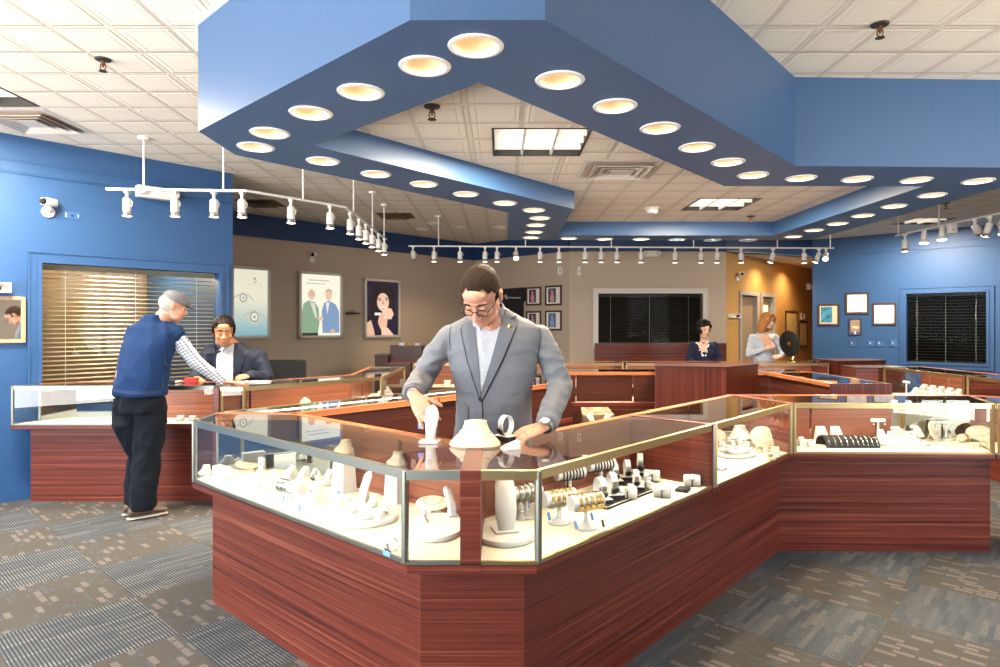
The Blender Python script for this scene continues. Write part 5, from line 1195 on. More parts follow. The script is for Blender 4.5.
def lstand(label, px, py, s=1.0, rot=0, z=DZ, m='display', group='small white ear ring and ring stands', kind=0):
    """small stands: 0 folded card wedge, 1 ring finger, 2 T stand, 3 two-step block"""
    t = TH(('earring_card','ring_finger','earring_tree','step_block')[kind], label, 'jewellery display', px, py, z, rot, group); b = BM()
    if kind == 0:
        loft(b, [[Vector(p)*s for p in ((-.018,-.02,0),(.018,-.02,0),(.018,.018,0),(-.018,.018,0))], [Vector(p)*s for p in ((-.015,-.006,.024),(.015,-.006,.024),(.015,.018,.024),(-.015,.018,.024))], [Vector(p)*s for p in ((-.013,.010,.045),(.013,.010,.045),(.013,.015,.045),(-.013,.015,.045))]]); new_obj('wedge', b, M[m], t, True)
        b = BM(); [ball(b, (x*s,-.008*s,.026*s), .0035*s, seg=6) for x in (-.007,.007)]; new_obj('ear_studs', b, M['silver'], t)
    elif kind == 1:
        lathe(b, [(0,0),(.018*s,0),(.016*s,.004*s),(.009*s,.012*s),(.0085*s,.035*s),(.005*s,.044*s),(0,.046*s)], 16); new_obj('finger', b, M[m], t, True)
        b = BM(); tube(b, [(.0095*s*math.cos(a), .0095*s*math.sin(a), .022*s) for a in [2*PI*k/14 for k in range(14)]], .0013*s, 6, closed=True); ball(b, (0,-.011*s,.024*s), .0035*s, seg=6); new_obj('ring', b, M['silver'], t, True)
    elif kind == 2:
        lathe(b, [(0,0),(.018*s,0),(.018*s,.004*s),(.004*s,.008*s),(.0035*s,.065*s)], 14); new_obj('stem', b, M[m], t, True)
        b = BM(); rbox(b, -.024*s, .024*s, -.006*s, .006*s, .060*s, .072*s, .003*s); new_obj('cross_bar', b, M[m], t)
        b = BM(); [ball(b, (x*s,-.007*s,.054*s), .003*s, seg=6) for x in (-.018,.018)]; new_obj('ear_drops', b, M['silver'], t)
    else:
        rbox(b, -.022*s, .022*s, -.018*s, .018*s, 0, .018*s, .003*s); rbox(b, -.022*s, .022*s, 0, .018*s, .018*s, .036*s, .003*s); new_obj('step_form', b, M[m], t)
        b = BM(); [tube(b, [(x*s+.005*s*math.cos(a), -.009*s, .022*s+.005*s*math.sin(a)) for a in [2*PI*k/10 for k in range(10)]], .0012*s, 5, closed=True) for x in (-.012,0,.012)]; new_obj('rings', b, M['silver'], t)
    return t
def disc(label, px, py, rx=.06, ry=.045, rot=0, z=DZ, m='cream', lean=.5):
    """oval necklace disc leaning back on a strut"""
    t = TH('necklace_disc', label, 'jewellery display', px, py, z, rot, 'oval necklace discs'); T = Matrix.Translation((0,0,.006)) @ Matrix.Rotation(-lean, 4, 'X') @ Matrix.Translation((0,0,ry)) @ Matrix.Rotation(PI/2, 4, 'X')
    b = BM(); lathe(b, [(0,-.004),(.9,-.004),(1,0),(.96,.005),(.6,.010),(0,.012)], 30, T @ Matrix.Diagonal((rx,ry,1,1))); new_obj('disc_form', b, M[m], t, True)
    b = BM(); tube(b, [T@Vector((rx*.55*math.sin(a), -ry*.6*math.cos(a)+ry*.1, .0115)) for a in [-2.2+4.4*k/14 for k in range(15)]], .0012, 5); new_obj('necklace', b, M['silver'], t, True)
    b = BM(); rbox(b, -.02,.02,-.015,.05+ry*.3,0,.008,.002); tube(b, [(0,.03+ry*.3,.006), tuple(T@Vector((0,ry*.3,-.004)))], .004, 6); new_obj('strut_foot', b, M[m], t); return t
def cushion(label, px, py, rot=0, z=DZ, s=1.0, strap='black', group='watch cushions'):
    t = TH('watch_cushion', label, 'jewellery display', px, py, z, rot, group); b = BM(); tube(b, [(-.032*s,0,.022*s),(-.028*s,0,.022*s),(.028*s,0,.022*s),(.032*s,0,.022*s)], [.016*s,.022*s,.022*s,.016*s], 16); new_obj('cushion_form', b, M['display'], t, True)
    p = t.matrix_basis @ Vector((0,0,.022*s)); w = thing('wristwatch', 'dark watch on the ' + label, 'watch', p, rot, group); b = BM(); tube(b, [(0,.0235*s*math.cos(a),.0235*s*math.sin(a)) for a in [2*PI*k/20 for k in range(20)]], [(.005*s,.0022*s)]*20, 8, closed=True, up=(1,0,0), flat=1); new_obj('strap', b, M[strap], w, True)
    b = BM(); d = Vector((0,-.75,.65)).normalized(); lathe(b, [(0,0),(.011*s,0),(.011*s,.004),(0,.005)], 14, Matrix.Translation(d*.024*s) @ d.to_track_quat('Z','X').to_matrix().to_4x4()); new_obj('watch_case', b, M['steel'], w, True); return t
AL, AR = -math.atan2(.675,.738), math.atan2(.738,.675)      # directions of the two diagonal arms (left arm, right arm)
def block(label, px, py, w, d, h, rot=0, z=DZ, m='display', name='display_block', cat='display block', group='display blocks'):
    t = TH(name, label, cat, px, py, z, rot, group); b = BM(); rbox(b, -w/2, w/2, -d/2, d/2, 0, h, .004); new_obj('block_form', b, M[m], t); b = BM(); box(b, -w/2+.006, w/2-.006, -d/2+.006, d/2-.006, h, h+.001); new_obj('top_pad', b, M['display'] if m != 'black' else M['blackcloth'], t); return t
LC = ' in the front left showcase'
# --- front left case
block('long white ear ring block at the left end' + LC, 222, 477, .13, .05, .055, AL)
slab('tall rounded white pendant stand at the far left end' + LC, 232, 466, .17, .07, AL)
bust('small white bust beside the block at the left end' + LC, 205, 474, .42, AL, chain=False)
riser('two tier', 'two tier round white riser at the left' + LC, 262, 486, .125, .10, .022, 0, 2) if False else None
riser('round_riser', 'two tier round white riser in the left half of the front left case', 262, 487, .125, .10, .02, 0, 2)
for i, (a, b_, k) in enumerate(((252,484,0),(266,487,1),(272,480,0),(259,478,3))): lstand('small white stand %s on the two tier riser at the left' % ('in front','at the right','at the back right','at the back left')[i], a, b_, 1.1, AL, DZ+.040, kind=k)
disc('cream oval disc lying behind the riser at the left', 250, 470, .08, .05, .3, lean=1.1)
c_ = block('grey card box with a blue mark behind the left riser', 262, 471, .05, .02, .075, AL, m='trimwhite', name='card_box', cat='box')
b = BM(); box(b, -.008,.008,-.0115,-.010,.035,.05); new_obj('blue_mark', b, M['tag'], c_)
T_a = tbar('white bracelet bar in the middle' + LC, 291, 506, .15, .085, AL+.15, .026)
ring_on(T_a, [-.065,-.050,-.035,-.020,-.005], 'bracelet', 'silver and gold bracelet on the bar of the front left case', 'silver', wide=.006, group='bracelets on the front left bar')
ring_on(T_a, [-.058,-.028], 'bracelet', 'thin gold bracelet on the bar of the front left case', 'gold', wide=.003, group='gold bracelets on the front left bar')
for i, (a, b_) in enumerate(((278,498),(283,500),(299,511))): tagcard('blue price tag hanging under the front left bracelet bar, %s' % ('leftmost','middle','on the deck at right')[i], a, b_, DZ+(.02 if i < 2 else .001), AL)
lstand('tall white folded card right of the bracelet bar' + LC, 315, 502, 2.0, AL, kind=0)
riser('oval_riser', 'oval cream riser behind the bracelet bar' + LC, 322, 483, .10, .08, .022, 0, 1, m='cream')
cring('open ring stand with a silver watch on the cream riser' + LC, 316, 480, .9, AL+.3, DZ+.022, block=False)
for i, (a, b_) in enumerate(((290,479),(303,480),(328,483))): lstand('white wedge stand in the back row of the front left case, %s from the left' % ORD[i], a, b_, 1.5, AL, kind=0)
bust('cream necklace bust on a tall white plinth near the rail' + LC, 344, 491, .52, AL, m='cream', plinth=.19)
tagcard('blue price tag at the foot of the tall plinth' + LC, 338, 494, DZ+.001, AL, w=.03, h=.014)
slab('rounded white pendant stand right of the tall plinth' + LC, 365, 504, .135, .06, AL-.1)
riser('round_riser', 'large two tier round white riser in the middle' + LC, 360, 520, .155, .125, .022, 0, 2)
for i, (a, b_, k) in enumerate(((340,507,0),(352,513,3),(366,517,1),(380,519,0),(349,503,1),(372,507,3),(386,510,1))): lstand('small white jewellery stand on the large two tier riser, number %s along' % ORD[i], a, b_, .9, AL, DZ+.044, kind=k)
cring('open ring stand at the right end of the large riser' + LC, 378, 506, .8, AL, DZ+.044, block=False)
bust('cream necklace bust on a white plinth by the corner post' + LC, 397, 501, .50, AL, m='cream', plinth=.17)
cring('small ring stand close to the corner glass' + LC, 392, 551, .8, AL, DZ, block=False); tagcard('blue price tag close to the corner glass' + LC, 386, 556, DZ+.001, AL, w=.04, h=.016)
riser('oval_riser', 'large oval cream riser behind the narrow corner pane of the front left case', 436, 530, .115, .16, .022, 0, 1, m='display')
disc('flat cream disc on the riser behind the narrow corner pane', 428, 512, .075, .05, -.3, DZ+.022, lean=1.2)
lstand('little white pedestal on the riser behind the narrow corner pane', 424, 522, 1.2, 0, DZ+.022, kind=1)
slab('thin white slab leaning back beside the wooden corner stile', 452, 516, .10, .04, .5, DZ+.022, lean=.7, pend=False)
# --- front right case
RC = ' in the front right showcase'
riser('oval_riser', 'large oval white riser behind the corner pane of the front right case', 505, 536, .12, .14, .022, 0, 1)
slab('tall white pendant stand draped in cream behind the corner pane', 505, 531, .20, .085, .25, DZ+.022, lean=.18, pend=False)
lstand('small white pedestal at the back' + RC, 520, 519, 1.6, 0, kind=1)
bars = [tbar('watch bar nearest the corner' + RC, 559, 523, .14, .105, AR-.35, .030), tbar('watch bar close to the glass' + RC, 586, 528, .14, .105, AR-.35, .030), tbar('watch bar at the left' + RC, 526, 517, .13, .105, AR-.35, .030),
        tbar('bracelet bar at the back left' + RC, 570, 497, .15, .11, AR-.35, .025), tbar('bracelet bar at the back middle' + RC, 601, 487, .15, .11, AR-.35, .025), tbar('small bracelet bar at the far right end' + RC, 698, 454, .11, .09, AR, .02)]
for k, (bar, nm, ms, mc, offs, w) in enumerate(((bars[0],'wristwatch','gold','steel',(-.045,-.02,.005,.03,.05),.014),(bars[1],'wristwatch','gold','gold',(-.042,-.015,.012,.038,.055),.014),(bars[2],'wristwatch','steel','steel',(-.04,-.012,.016,.042),.014),
        (bars[3],'bracelet','black',None,(-.05,-.032,-.014,.004,.022,.04,.058),.006),(bars[4],'bracelet','black',None,(-.05,-.032,-.014,.004,.022,.04,.058),.006),(bars[5],'bracelet','black',None,(-.04,-.02,0,.02,.04),.005))):
    where = ('bar nearest the corner','bar close to the glass','left hand bar','back left bar','back middle bar','small right hand bar')[k]
    ring_on(bar, offs, nm, {'gold':'gold coloured watch','steel':'silver watch','black':'black cord bracelet'}[ms] + ' on the ' + where + ' in the front right case', ms, mc, w, 'pieces on the ' + where)
for i, (a, b_, z_) in enumerate(((550,520,.03),(577,529,.03),(593,520,.03),(604,527,.0),(523,512,.03),(529,508,.03))): tagcard('small tag hanging below the watch bars of the front right case, %s from the left' % ORD[i], a, b_, DZ+z_, AR, m='tag' if i != 3 else 'black', w=.016, h=.03)
def tray(label, px, py, w, d, rot): 
    t = TH('display_tray', label, 'tray', px, py, DZ, rot, 'black trays'); b = BM(); rbox(b, -w/2, w/2, -d/2, d/2, 0, .010, .003); new_obj('tray_base', b, M['black'], t)
    b = BM(); [box(b, *q, .010, .0112) for q in ((-w/2+.004,w/2-.004,-d/2+.004,-d/2+.008),(-w/2+.004,w/2-.004,d/2-.008,d/2-.004),(-w/2+.004,-w/2+.008,-d/2+.004,d/2-.004),(w/2-.008,w/2-.004,-d/2+.004,d/2-.004))]; new_obj('tray_piping', b, M['display'], t)
    b = BM(); box(b, -.03,.03,-d/2+.018,-d/2+.028,.010,.0115); new_obj('name_plate', b, M['steel'], t); return t
tray('black leather tray of watches' + RC, 618, 494, .52, .22, AR); tray('black leather tray at the far end' + RC, 672, 465, .26, .15, AR)
tray('black leather tray behind the small bracelet bar', 700, 458, .16, .12, AR)
zt = DZ+.011
for i, (a, b_, s, z_) in enumerate(((600,502,1.5,zt),(612,497,1.5,zt),(614,483,1.35,zt),(627,479,1.3,zt),(636,489,1.2,zt),(640,474,1.5,zt),(649,470,1.2,zt),(658,468,1.5,zt),(668,464,1.2,zt),(676,460,1.5,zt))): cring('open ring stand on a black block in the front right case, %s from the left' % ORD[i], a, b_, s, AR-.5-.1*i, z_)
for i, (a, b_) in enumerate(((640,484),(648,481),(656,480),(651,488),(668,471),(678,470),(686,467),(690,462))): lstand('flat white pad between the watches of the front right case, %s from the left' % ORD[i], a, b_, .9, AR+.3*i, zt if a < 660 or a > 664 else zt, kind=(0,3)[i%2], group='white pads among the watches')
for i, (a, b_) in enumerate(((662,497),(692,486),(705,479),(628,499),(652,481),(690,471))): cushion(('white watch cushion near the glass','white watch cushion in the middle','white watch cushion by the wooden post','front watch cushion on the tray','rear watch cushion on the tray','far watch cushion')[i] + RC, a, b_, AR-1.1, s=1.3)
block('shallow black box' + RC + ' between the cushions', 683, 491, .075, .06, .016, AR+.2, m='black', name='jewel_box', cat='box')
t = TH('sign_card', 'small grey sign card inside the front right case below the watch', 'sign', 560, 486, DZ, AR-.5); b = BM(); box(b, -.05,.05,-.002,.002,0,.13, T=Matrix.Rotation(-.3,4,'X')); new_obj('card_panel', b, M['trimwhite'], t); b = BM(); [box(b, -.04,.035,-.003,-.002,zz,zz+.006, T=Matrix.Rotation(-.3,4,'X')) for zz in (.10,.085)]; new_obj('printed_lines', b, M['dark'], t)
# --- second right case
R2 = ' in the second right hand showcase'
riser('round_riser', 'two tier round white riser' + R2, 735, 455, .15, .12, .02, AR, 2)
for i, (a, b_, k) in enumerate(((722,446,3),(728,451,3),(735,449,3),(742,447,3),(749,450,3),(731,443,3),(739,442,3),(746,444,3))): lstand('small white ring block on the riser of the second right case, %s' % ('nearest left','second in front','third in front','fourth in front','right end','back left','back middle','back right')[i], a, b_, .95, AR, DZ+.040, kind=k)
bust('white necklace bust standing at the back' + R2, 728, 444, .75, AR-.6); bust('second white necklace bust at the back' + R2, 741, 446, .75, AR-.7, plinth=.05)
disc('round cream necklace disc at the right end' + R2, 765, 450, .085, .075, AR-.8, lean=.35); disc('cream necklace disc at the left' + R2, 720, 447, .06, .06, AR-.6, lean=.4)
for i, (a, b_) in enumerate(((760,452),(768,454),(752,447),(745,444),(778,456),(775,453),(771,460))): lstand('small cream stand in the second right case, %s of seven' % ORD[i], a, b_, 1.1, AR+i, kind=(3,0,3,0,1,3,3)[i], m='cream', group='cream stands in the second right case')
block('white card block at the left end' + R2, 722, 470, .07, .04, .02, AR)
# --- straight right case
R3 = ' in the straight right hand showcase'
def ramp_(label, px, py, w, rot=0):
    t = TH('bangle_ramp', label, 'jewellery display', px, py, DZ, rot, 'black bangle ramps'); b = BM(); r = .075; n = 16
    o = [[Vector((x, r*1.0*math.cos(a), r*.95*math.sin(a))) for a in [PI*k/n for k in range(n+1)]] for x in (-w/2, w/2)]; i_ = [[Vector((p.x, p.y*.93, p.z*.93)) for p in s] for s in o]
    vo = [[b.verts.new(p) for p in s] for s in o]; vi = [[b.verts.new(p) for p in s] for s in i_]
    for k in range(n):
        b.faces.new((vo[0][k],vo[0][k+1],vo[1][k+1],vo[1][k])); b.faces.new((vi[0][k],vi[1][k],vi[1][k+1],vi[0][k+1]))
        for e in (0,1): b.faces.new((vo[e][k],vi[e][k],vi[e][k+1],vo[e][k+1]))
    for k in (0, n): b.faces.new((vo[0][k],vo[1][k],vi[1][k],vi[0][k]))
    new_obj('arched_form', b, M['black'], t, True); T = t.matrix_basis; f = None; nb = 5
    for k in range(nb):
        x = -w/2+w*(k+.5)/nb; p = T@Vector((x,0,0))
        if f is None:
            f = thing('bangle', 'silver bangle over the ' + label.split(' in ')[0], 'bracelet', p, rot, 'silver bangles on the black ramps'); b = BM(); tube(b, [(0, r*1.02*math.cos(a), r*.97*math.sin(a)) for a in [.25+(PI-.5)*q/14 for q in range(15)]], .0028, 6); new_obj('bangle_band', b, M['silver'], f, True)
        else: dup(f, p, rot, f['label'].split(',')[0] + ', %s from its left' % ORD[k])
ramp_('left black arched ramp' + R3, 836, 446, .20, .0); ramp_('right black arched ramp' + R3, 862, 446, .155, .0)
t = TH('ring_roll', 'cream ribbed ring roll at the left end' + R3, 'jewellery display', 809, 437, DZ, -.2); b = BM()
for k in range(9): tube(b, [(-.06+.0133*k,0,.03),(-.06+.0133*k+.011,0,.03)], .03, 16)
new_obj('ribbed_roll', b, M['display'], t, True); b = BM(); rbox(b, -.065,.065,-.035,.035,0,.008,.002); new_obj('roll_base', b, M['cream'], t)
for i, (a, b_, s, k) in enumerate(((822,441,2.2,0),(836,440,2.3,0),(802,446,1.3,0),(811,447,1.0,3))): lstand('white stand in the left part of the straight right case, %s' % ('tall left one','tall right one','low one by the stile','low one behind the ramp')[i], a, b_, s, 0, kind=k)
lstand('tall thin white T stand at the back of the straight right case', 878, 440, 2.1, 0, kind=2); disc('cream oval dish behind the riser of the straight right case', 872, 440, .10, .05, 0, lean=1.15)
riser('oval_riser', 'long two tier oval white riser in the straight right case', 900, 444, .19, .11, .018, 0, 2)
for i, (a, b_, k) in enumerate(((882,438,0),(888,442,1),(895,440,2),(901,437,0),(907,441,1),(914,439,2),(919,436,0),(893,438,3),(910,438,3))): lstand('small white stand on the long oval riser, %s from the left' % ORD[i], a, b_, 1.25, .1, DZ+.036, kind=k)
disc('cream oval disc leaning left of the gold cuffs' + R3, 936, 441, .055, .065, .6, lean=.3); disc('round cream disc with a necklace at the right end' + R3, 981, 442, .085, .055, -.3, lean=.35)
lstand('tall white ear ring tree behind the leaning disc, left one', 936, 440, 1.9, .2, kind=2); lstand('tall white ear ring tree behind the leaning disc, right one', 946, 440, 1.9, -.2, kind=2)
for i, (a, b_) in enumerate(((952,440),(958,444),(990,447),(974,448))): lstand('small cream stand near the discs' + R3 + ', %s' % ORD[i], a, b_, 1.1, i, kind=(3,1,0,3)[i], m='cream', group='cream stands in the straight right case')
t = TH('cuff_stand', 'gold cuff bracelet on a cream roll between the discs', 'jewellery display', 964, 442, DZ, .3); b = BM(); tube(b, [(-.03,0,.03),(.03,0,.03)], .026, 16); new_obj('roll', b, M['cream'], t, True); b = BM(); tube(b, [(-.008,0,.03),(.012,0,.03)], .029, 18); new_obj('gold_cuff', b, M['gold'], t, True)
# --- left perimeter
for i, (a, b_, s, k) in enumerate(((88,417,1.6,3),(97,416,1.8,1),(106,416,2.0,1),(188,417,1.7,2),(202,415,2.1,2),(180,421,1.3,3),(192,421,1.2,3))): lstand('white stand in the left showcase by the blinds, %s from the left' % ORD[(0,1,2,4,6,3,5)[i]], a, b_, s, 0, kind=k, group='white stands in the left showcase')
block('gold cloth pad in the left showcase by the blinds', 172, 417, .14, .09, .02, 0, m='gold', name='cloth_pad', cat='display pad')
for i, (a, b_, w) in enumerate(((34,414,.10),(52,417,.14),(70,415,.14))): block('flat white card with blue edge in the left showcase, %s' % ORD[i], a, b_, w, .07, .008, .1, name='flat_card', cat='card', m='tag')
lstand('two small ring stands at the corner of the seated seller showcase', 229, 411, 1.8, 0, kind=3); disc('round cream necklace disc standing in front of the seated seller', 300, 412, .10, .07, .3, lean=.3)
block('low white block under the cream disc row', 290, 415, .18, .08, .015, .7); lstand('white T stand right of the cream disc', 318, 409, 2.2, .6, kind=2)
for i, (a, b_) in enumerate(((330,408),(345,405),(362,403))): lstand('white ear ring stand near the right end of the angled showcase, %s' % ORD[i], a, b_, 1.8, .7, kind=(2,0,3)[i])
for i, (y_, k) in enumerate(((6.35,0),(6.6,1),(6.85,0),(7.1,3),(7.35,0))):
    t = lstand('white stand in the glass case running back, %s from the front' % ORD[i], 300, 402, 2.2, PI/2, kind=k); t.location = (-1.27, y_, DZ)
# --- far perimeter and right wall cases
def put(o, x, y): o.location = (x, y, DZ); return o
n = 0
for x in (-.95,-.7,-.45,-.2,.05,.75,1.0,1.25,1.85,2.1,3.15,3.4,3.62,3.85,4.08):
    put(lstand('small white stand in the far wall showcases, %s from the left' % ORD[n], 300, 402, 2.4 if x > 3 else 2.0, 0, kind=(0,3,1,2)[n%4], group='white stands in the far wall showcases'), x, 8.5); n += 1
for i, x in enumerate((3.75,4.0)): o = bust('white bust in the far showcase by the blonde woman, %s' % ('left','right')[i], 300, 402, .9, 0, plinth=.06); put(o, x, 8.42)
Q = [(6.35,0),(6.50,3),(6.63,0),(6.78,1),(6.92,0),(7.06,3),(7.2,0),(7.34,2)]
for i, (y_, k) in enumerate(Q):
    put(lstand('white stand in the front row of the right wall showcase, %s from the near end' % ORD[i], 300, 402, 2.3, -PI/2, kind=k, group='white stands in the right wall showcase'), 4.66, y_)
    put(lstand('white stand in the back row of the right wall showcase, %s from the near end' % ORD[i], 300, 402, 2.8, -PI/2, kind=0, group='white stands in the right wall showcase'), 4.86, y_+.03)
for i, y_ in enumerate((5.3,5.5,5.7,5.95,6.12)): put(lstand('dark trimmed white stand in the nearest right wall showcase, %s' % ORD[i], 300, 402, 2.0, -PI/2, kind=(0,1,3,0,3)[i], group='stands in the nearest right wall showcase'), 4.70, y_)
# --- on top of the counters
pb = TH('pendant_bust', 'tall curved white pendant stand under the suited man\'s hand', 'jewellery display', 430, 443, ZT, -.15)
b = BM(); rbox(b, -.042,.042,-.03,.035,0,.012,.004); new_obj('foot_plate', b, M['display'], pb)
b = BM(); secs = []
for k in range(15):
    u = k/14; zz = .010+.145*u; hw = .021+.015*u**1.5 if u < .7 else .0298*math.sqrt(max(.03, 1-((u-.7)/.302)**2)); yy = .010-.018*math.sin(PI*u)+.035*u*u
    secs.append([Vector((hw*math.cos(a)+.006*math.sin(PI*u), yy+.011*math.sin(a), zz)) for a in [2*PI*q/16 for q in range(16)]])
loft(b, secs); new_obj('curved_form', b, M['display'], pb, True)
b = BM(); tube(b, [(-.018,-.004,.14),(-.010,-.020,.105),(.006,-.024,.085),(.018,-.018,.11),(.026,-.002,.14)], .0012, 6); tube(b, [(.006+.006*math.cos(a), -.026, .072+.010*math.sin(a)) for a in [2*PI*q/12 for q in range(12)]], .0022, 6, closed=True); new_obj('pendant_necklace', b, M['silver'], pb, True)
bust('large cream necklace bust lying on the counter in front of the suited man', 475, 446, .90, -.12, ZT, 'cream')
cs = cring('open ring stand with a watch on the counter beside the suited man\'s hand', 506, 441, 1.35, -.75, ZT, bh=.024)
lw = TH('ring_wedge', 'small white ring wedge under the suited man\'s fingers', 'jewellery display', 512, 449, ZT, .4); b = BM(); loft(b, [[Vector(p) for p in ((-.04,-.02,0),(.03,-.02,0),(.03,.03,0),(-.04,.03,0))], [Vector(p) for p in ((-.030,-.012,.012),(.03,-.012,.032),(.03,.024,.032),(-.030,.024,.012))]]); new_obj('wedge_form', b, M['display'], lw); b = BM(); tube(b, [(.0+.006*math.cos(a),-.0145,.024+.006*math.sin(a)) for a in [2*PI*q/12 for q in range(12)]], .0012, 5, closed=True); new_obj('ring', b, M['silver'], lw, True)
tg = thing('price_tag', 'blue price tag dangling on a thread from the suited man\'s hand', 'price tag', (-.335,2.74,1.02)); b = BM(); box(b, -.016,.010,-.001,.001,-.004,.018); new_obj('card', b, M['tag'], tg); b = BM(); tube(b, [(0,0,.018),(.004,0,.05),(.0,.0,.085)], .0008, 5); new_obj('thread', b, M['display'], tg)
# mirror with a gilt stand on the far counter
mr = thing('table_mirror', 'round mirror with a black back on a gold stand, beside the blonde woman', 'mirror', (3.87,8.5,ZT)); b = BM(); lathe(b, [(0,0),(.075,0),(.078,.008),(.03,.02),(.012,.04),(0,.04)], 20); new_obj('stand_base', b, M['gold'], mr, True)
b = BM(); tube(b, [(0,0,.03),(.05,0,.10),(.09,-.02,.18),(.06,-.03,.25),(-.01,-.02,.27)], .009, 8); new_obj('curved_stem', b, M['gold'], mr, True)
T = Matrix.Translation((-.02,.01,.25)) @ Matrix.Rotation(-1.05, 4, 'Z') @ Matrix.Rotation(PI/2+.15, 4, 'X'); b = BM(); lathe(b, [(0,.008),(.145,.008),(.155,0),(.145,-.006),(0,-.006)], 32, T @ Matrix.Diagonal((1,1.1,1,1))); new_obj('mirror_back', b, M['black'], mr, True)
b = BM(); lathe(b, [(0,.008),(.03,.008),(.028,.016),(0,.018)], 16, T); new_obj('hinge_boss', b, M['gold'], mr, True); b = BM(); lathe(b, [(0,-.0062),(.138,-.0062),(0,-.0066)], 30, T @ Matrix.Diagonal((1,1.1,1,1))); new_obj('mirror_glass', b, M['mirror'], mr, True)
for i, x in enumerate((4.08,4.13,4.19,4.25)):
    t = thing('ring_box', 'tiny dark ring box on the far counter right of the mirror, %s' % ORD[i], 'box', (x+.02,8.45,ZT), 0, 'tiny boxes by the mirror'); b = BM(); rbox(b, -.014,.014,-.014,.014,0,.02,.002); new_obj('box_base', b, M['black'], t); b = BM(); rbox(b, -.014,.014,-.014,.014,.021,.032,.002); new_obj('box_lid', b, M['gold'], t)
# seller's papers, box
M['paper'] = noisy(mat('white paper', (.82,.80,.74), .7), 40, .02)
t = thing('document_stack', 'sheets of paper on the showcase under the seated seller\'s hands', 'papers', (-2.14,5.53,ZT), .15); b = BM(); [box(b, -.15+.01*k,.15,-.10,.10-.008*k,.0016*k,.0016*k+.0012, T=Matrix.Rotation(.06*k,4,'Z')) for k in range(5)]; new_obj('sheets', b, M['paper'], t)
t = thing('catalogue', 'dark covered catalogue lying right of the papers on the angled showcase', 'book', (-1.93,5.62,ZT), .75); b = BM(); box(b, -.09,.09,-.06,.06,0,.010); new_obj('cover', b, M['dark'], t); b = BM(); box(b, -.087,.089,-.058,.058,.002,.008); new_obj('pages', b, M['paper'], t)
t = thing('gift_box', 'small red box on the left showcase beside the checked sleeve', 'box', (-2.66,5.52,ZT), .1); b = BM(); rbox(b, -.05,.05,-.035,.035,0,.035,.003); new_obj('box_base', b, noisy(mat('red card', (.42,.03,.03), .5), 40, .1), t); b = BM(); rbox(b, -.052,.052,-.037,.037,.026,.04,.003); new_obj('box_lid', b, noisy(mat('deep red card', (.3,.02,.02), .5), 40, .1), t)
t = thing('account_book', 'dark blue book beside the red box on the left showcase', 'book', (-2.84,5.50,ZT), -.1); b = BM(); rbox(b, -.08,.08,-.05,.05,0,.025,.003); new_obj('cover', b, M['navysuit'], t); b = BM(); box(b, -.078,.082,-.047,.047,.004,.021); new_obj('pages', b, M['paper'], t)
# office chair
t = thing('office_chair', 'black office chair with a rounded back behind the angled showcase', 'chair', (-2.42,7.2,0)); b = BM()
rbox(b, -.24,.24,-.03,.03,.62,1.07,.028, seg=3); new_obj('backrest', b, M['blackcloth'], t, True); b = BM(); rbox(b, -.25,.25,-.5,-.02,.44,.52,.035, seg=3); new_obj('seat', b, M['blackcloth'], t, True)
b = BM(); tube(b, [(0,.04,.75),(0,.05,.5),(0,-.2,.42)], .02, 8); tube(b, [(0,-.25,.44),(0,-.25,.10)], .028, 10); new_obj('support_column', b, M['black'], t, True)
for s in (-1,1): b = BM(); tube(b, [(s*.24,-.1,.48),(s*.29,-.12,.55),(s*.29,-.12,.68)], .014, 8); rbox(b, s*.29-.03,s*.29+.03,-.28,.02,.68,.71,.01); new_obj('armrest', b, M['black'], t, True)
for k in range(5): a = 2*PI*k/5; b = BM(); tube(b, [(0,-.25,.09),(.28*math.cos(a),-.25+.28*math.sin(a),.065)], [.022,.014], 8); ball(b, (.28*math.cos(a),-.25+.28*math.sin(a),.03), .028); new_obj('caster_leg', b, M['black'], t, True)
# bag on the floor behind the ring
t = thing('gift_bag', 'gold and white striped bag with a bow standing inside the counter ring', 'bag', (.95,6.35,0), .15); b = BM(); loft(b, [[Vector(p) for p in ((-.15,-.08,0),(.15,-.08,0),(.15,.08,0),(-.15,.08,0))], [Vector(p) for p in ((-.16,-.09,.58),(.16,-.09,.58),(.14,.05,.64),(-.14,.05,.64))]]); new_obj('bag_body', b, noisy(mat('bronze gift wrap', (.22,.16,.10), .35, .4), 14, .6), t)
b = BM()
for s in (-1,1): loft(b, [[Vector((s*.005,-.098,.44)),Vector((s*.03,-.098,.44)),Vector((s*.03,-.094,.44)),Vector((s*.005,-.094,.44))],[Vector((s*.07,-.105,.60)),Vector((s*.13,-.105,.58)),Vector((s*.13,-.098,.58)),Vector((s*.07,-.098,.60))]])
new_obj('ribbon_bow', b, M['paper'], t)
for i, x in enumerate((-1.42,-1.30,-1.2)): t = thing('ring_box', 'small %s box on the tall dark cabinet in the far corner' % ('white','gold','grey')[i], 'box', (x,9.25,1.165), .2*i); b = BM(); rbox(b, -.035,.035,-.03,.03,0,.025,.003); new_obj('box_base', b, M[('paper','gold','trimwhite')[i]], t); b = BM(); rbox(b, -.036,.036,-.031,.031,.026,.036,.003); new_obj('box_lid', b, M[('paper','gold','trimwhite')[i]], t)

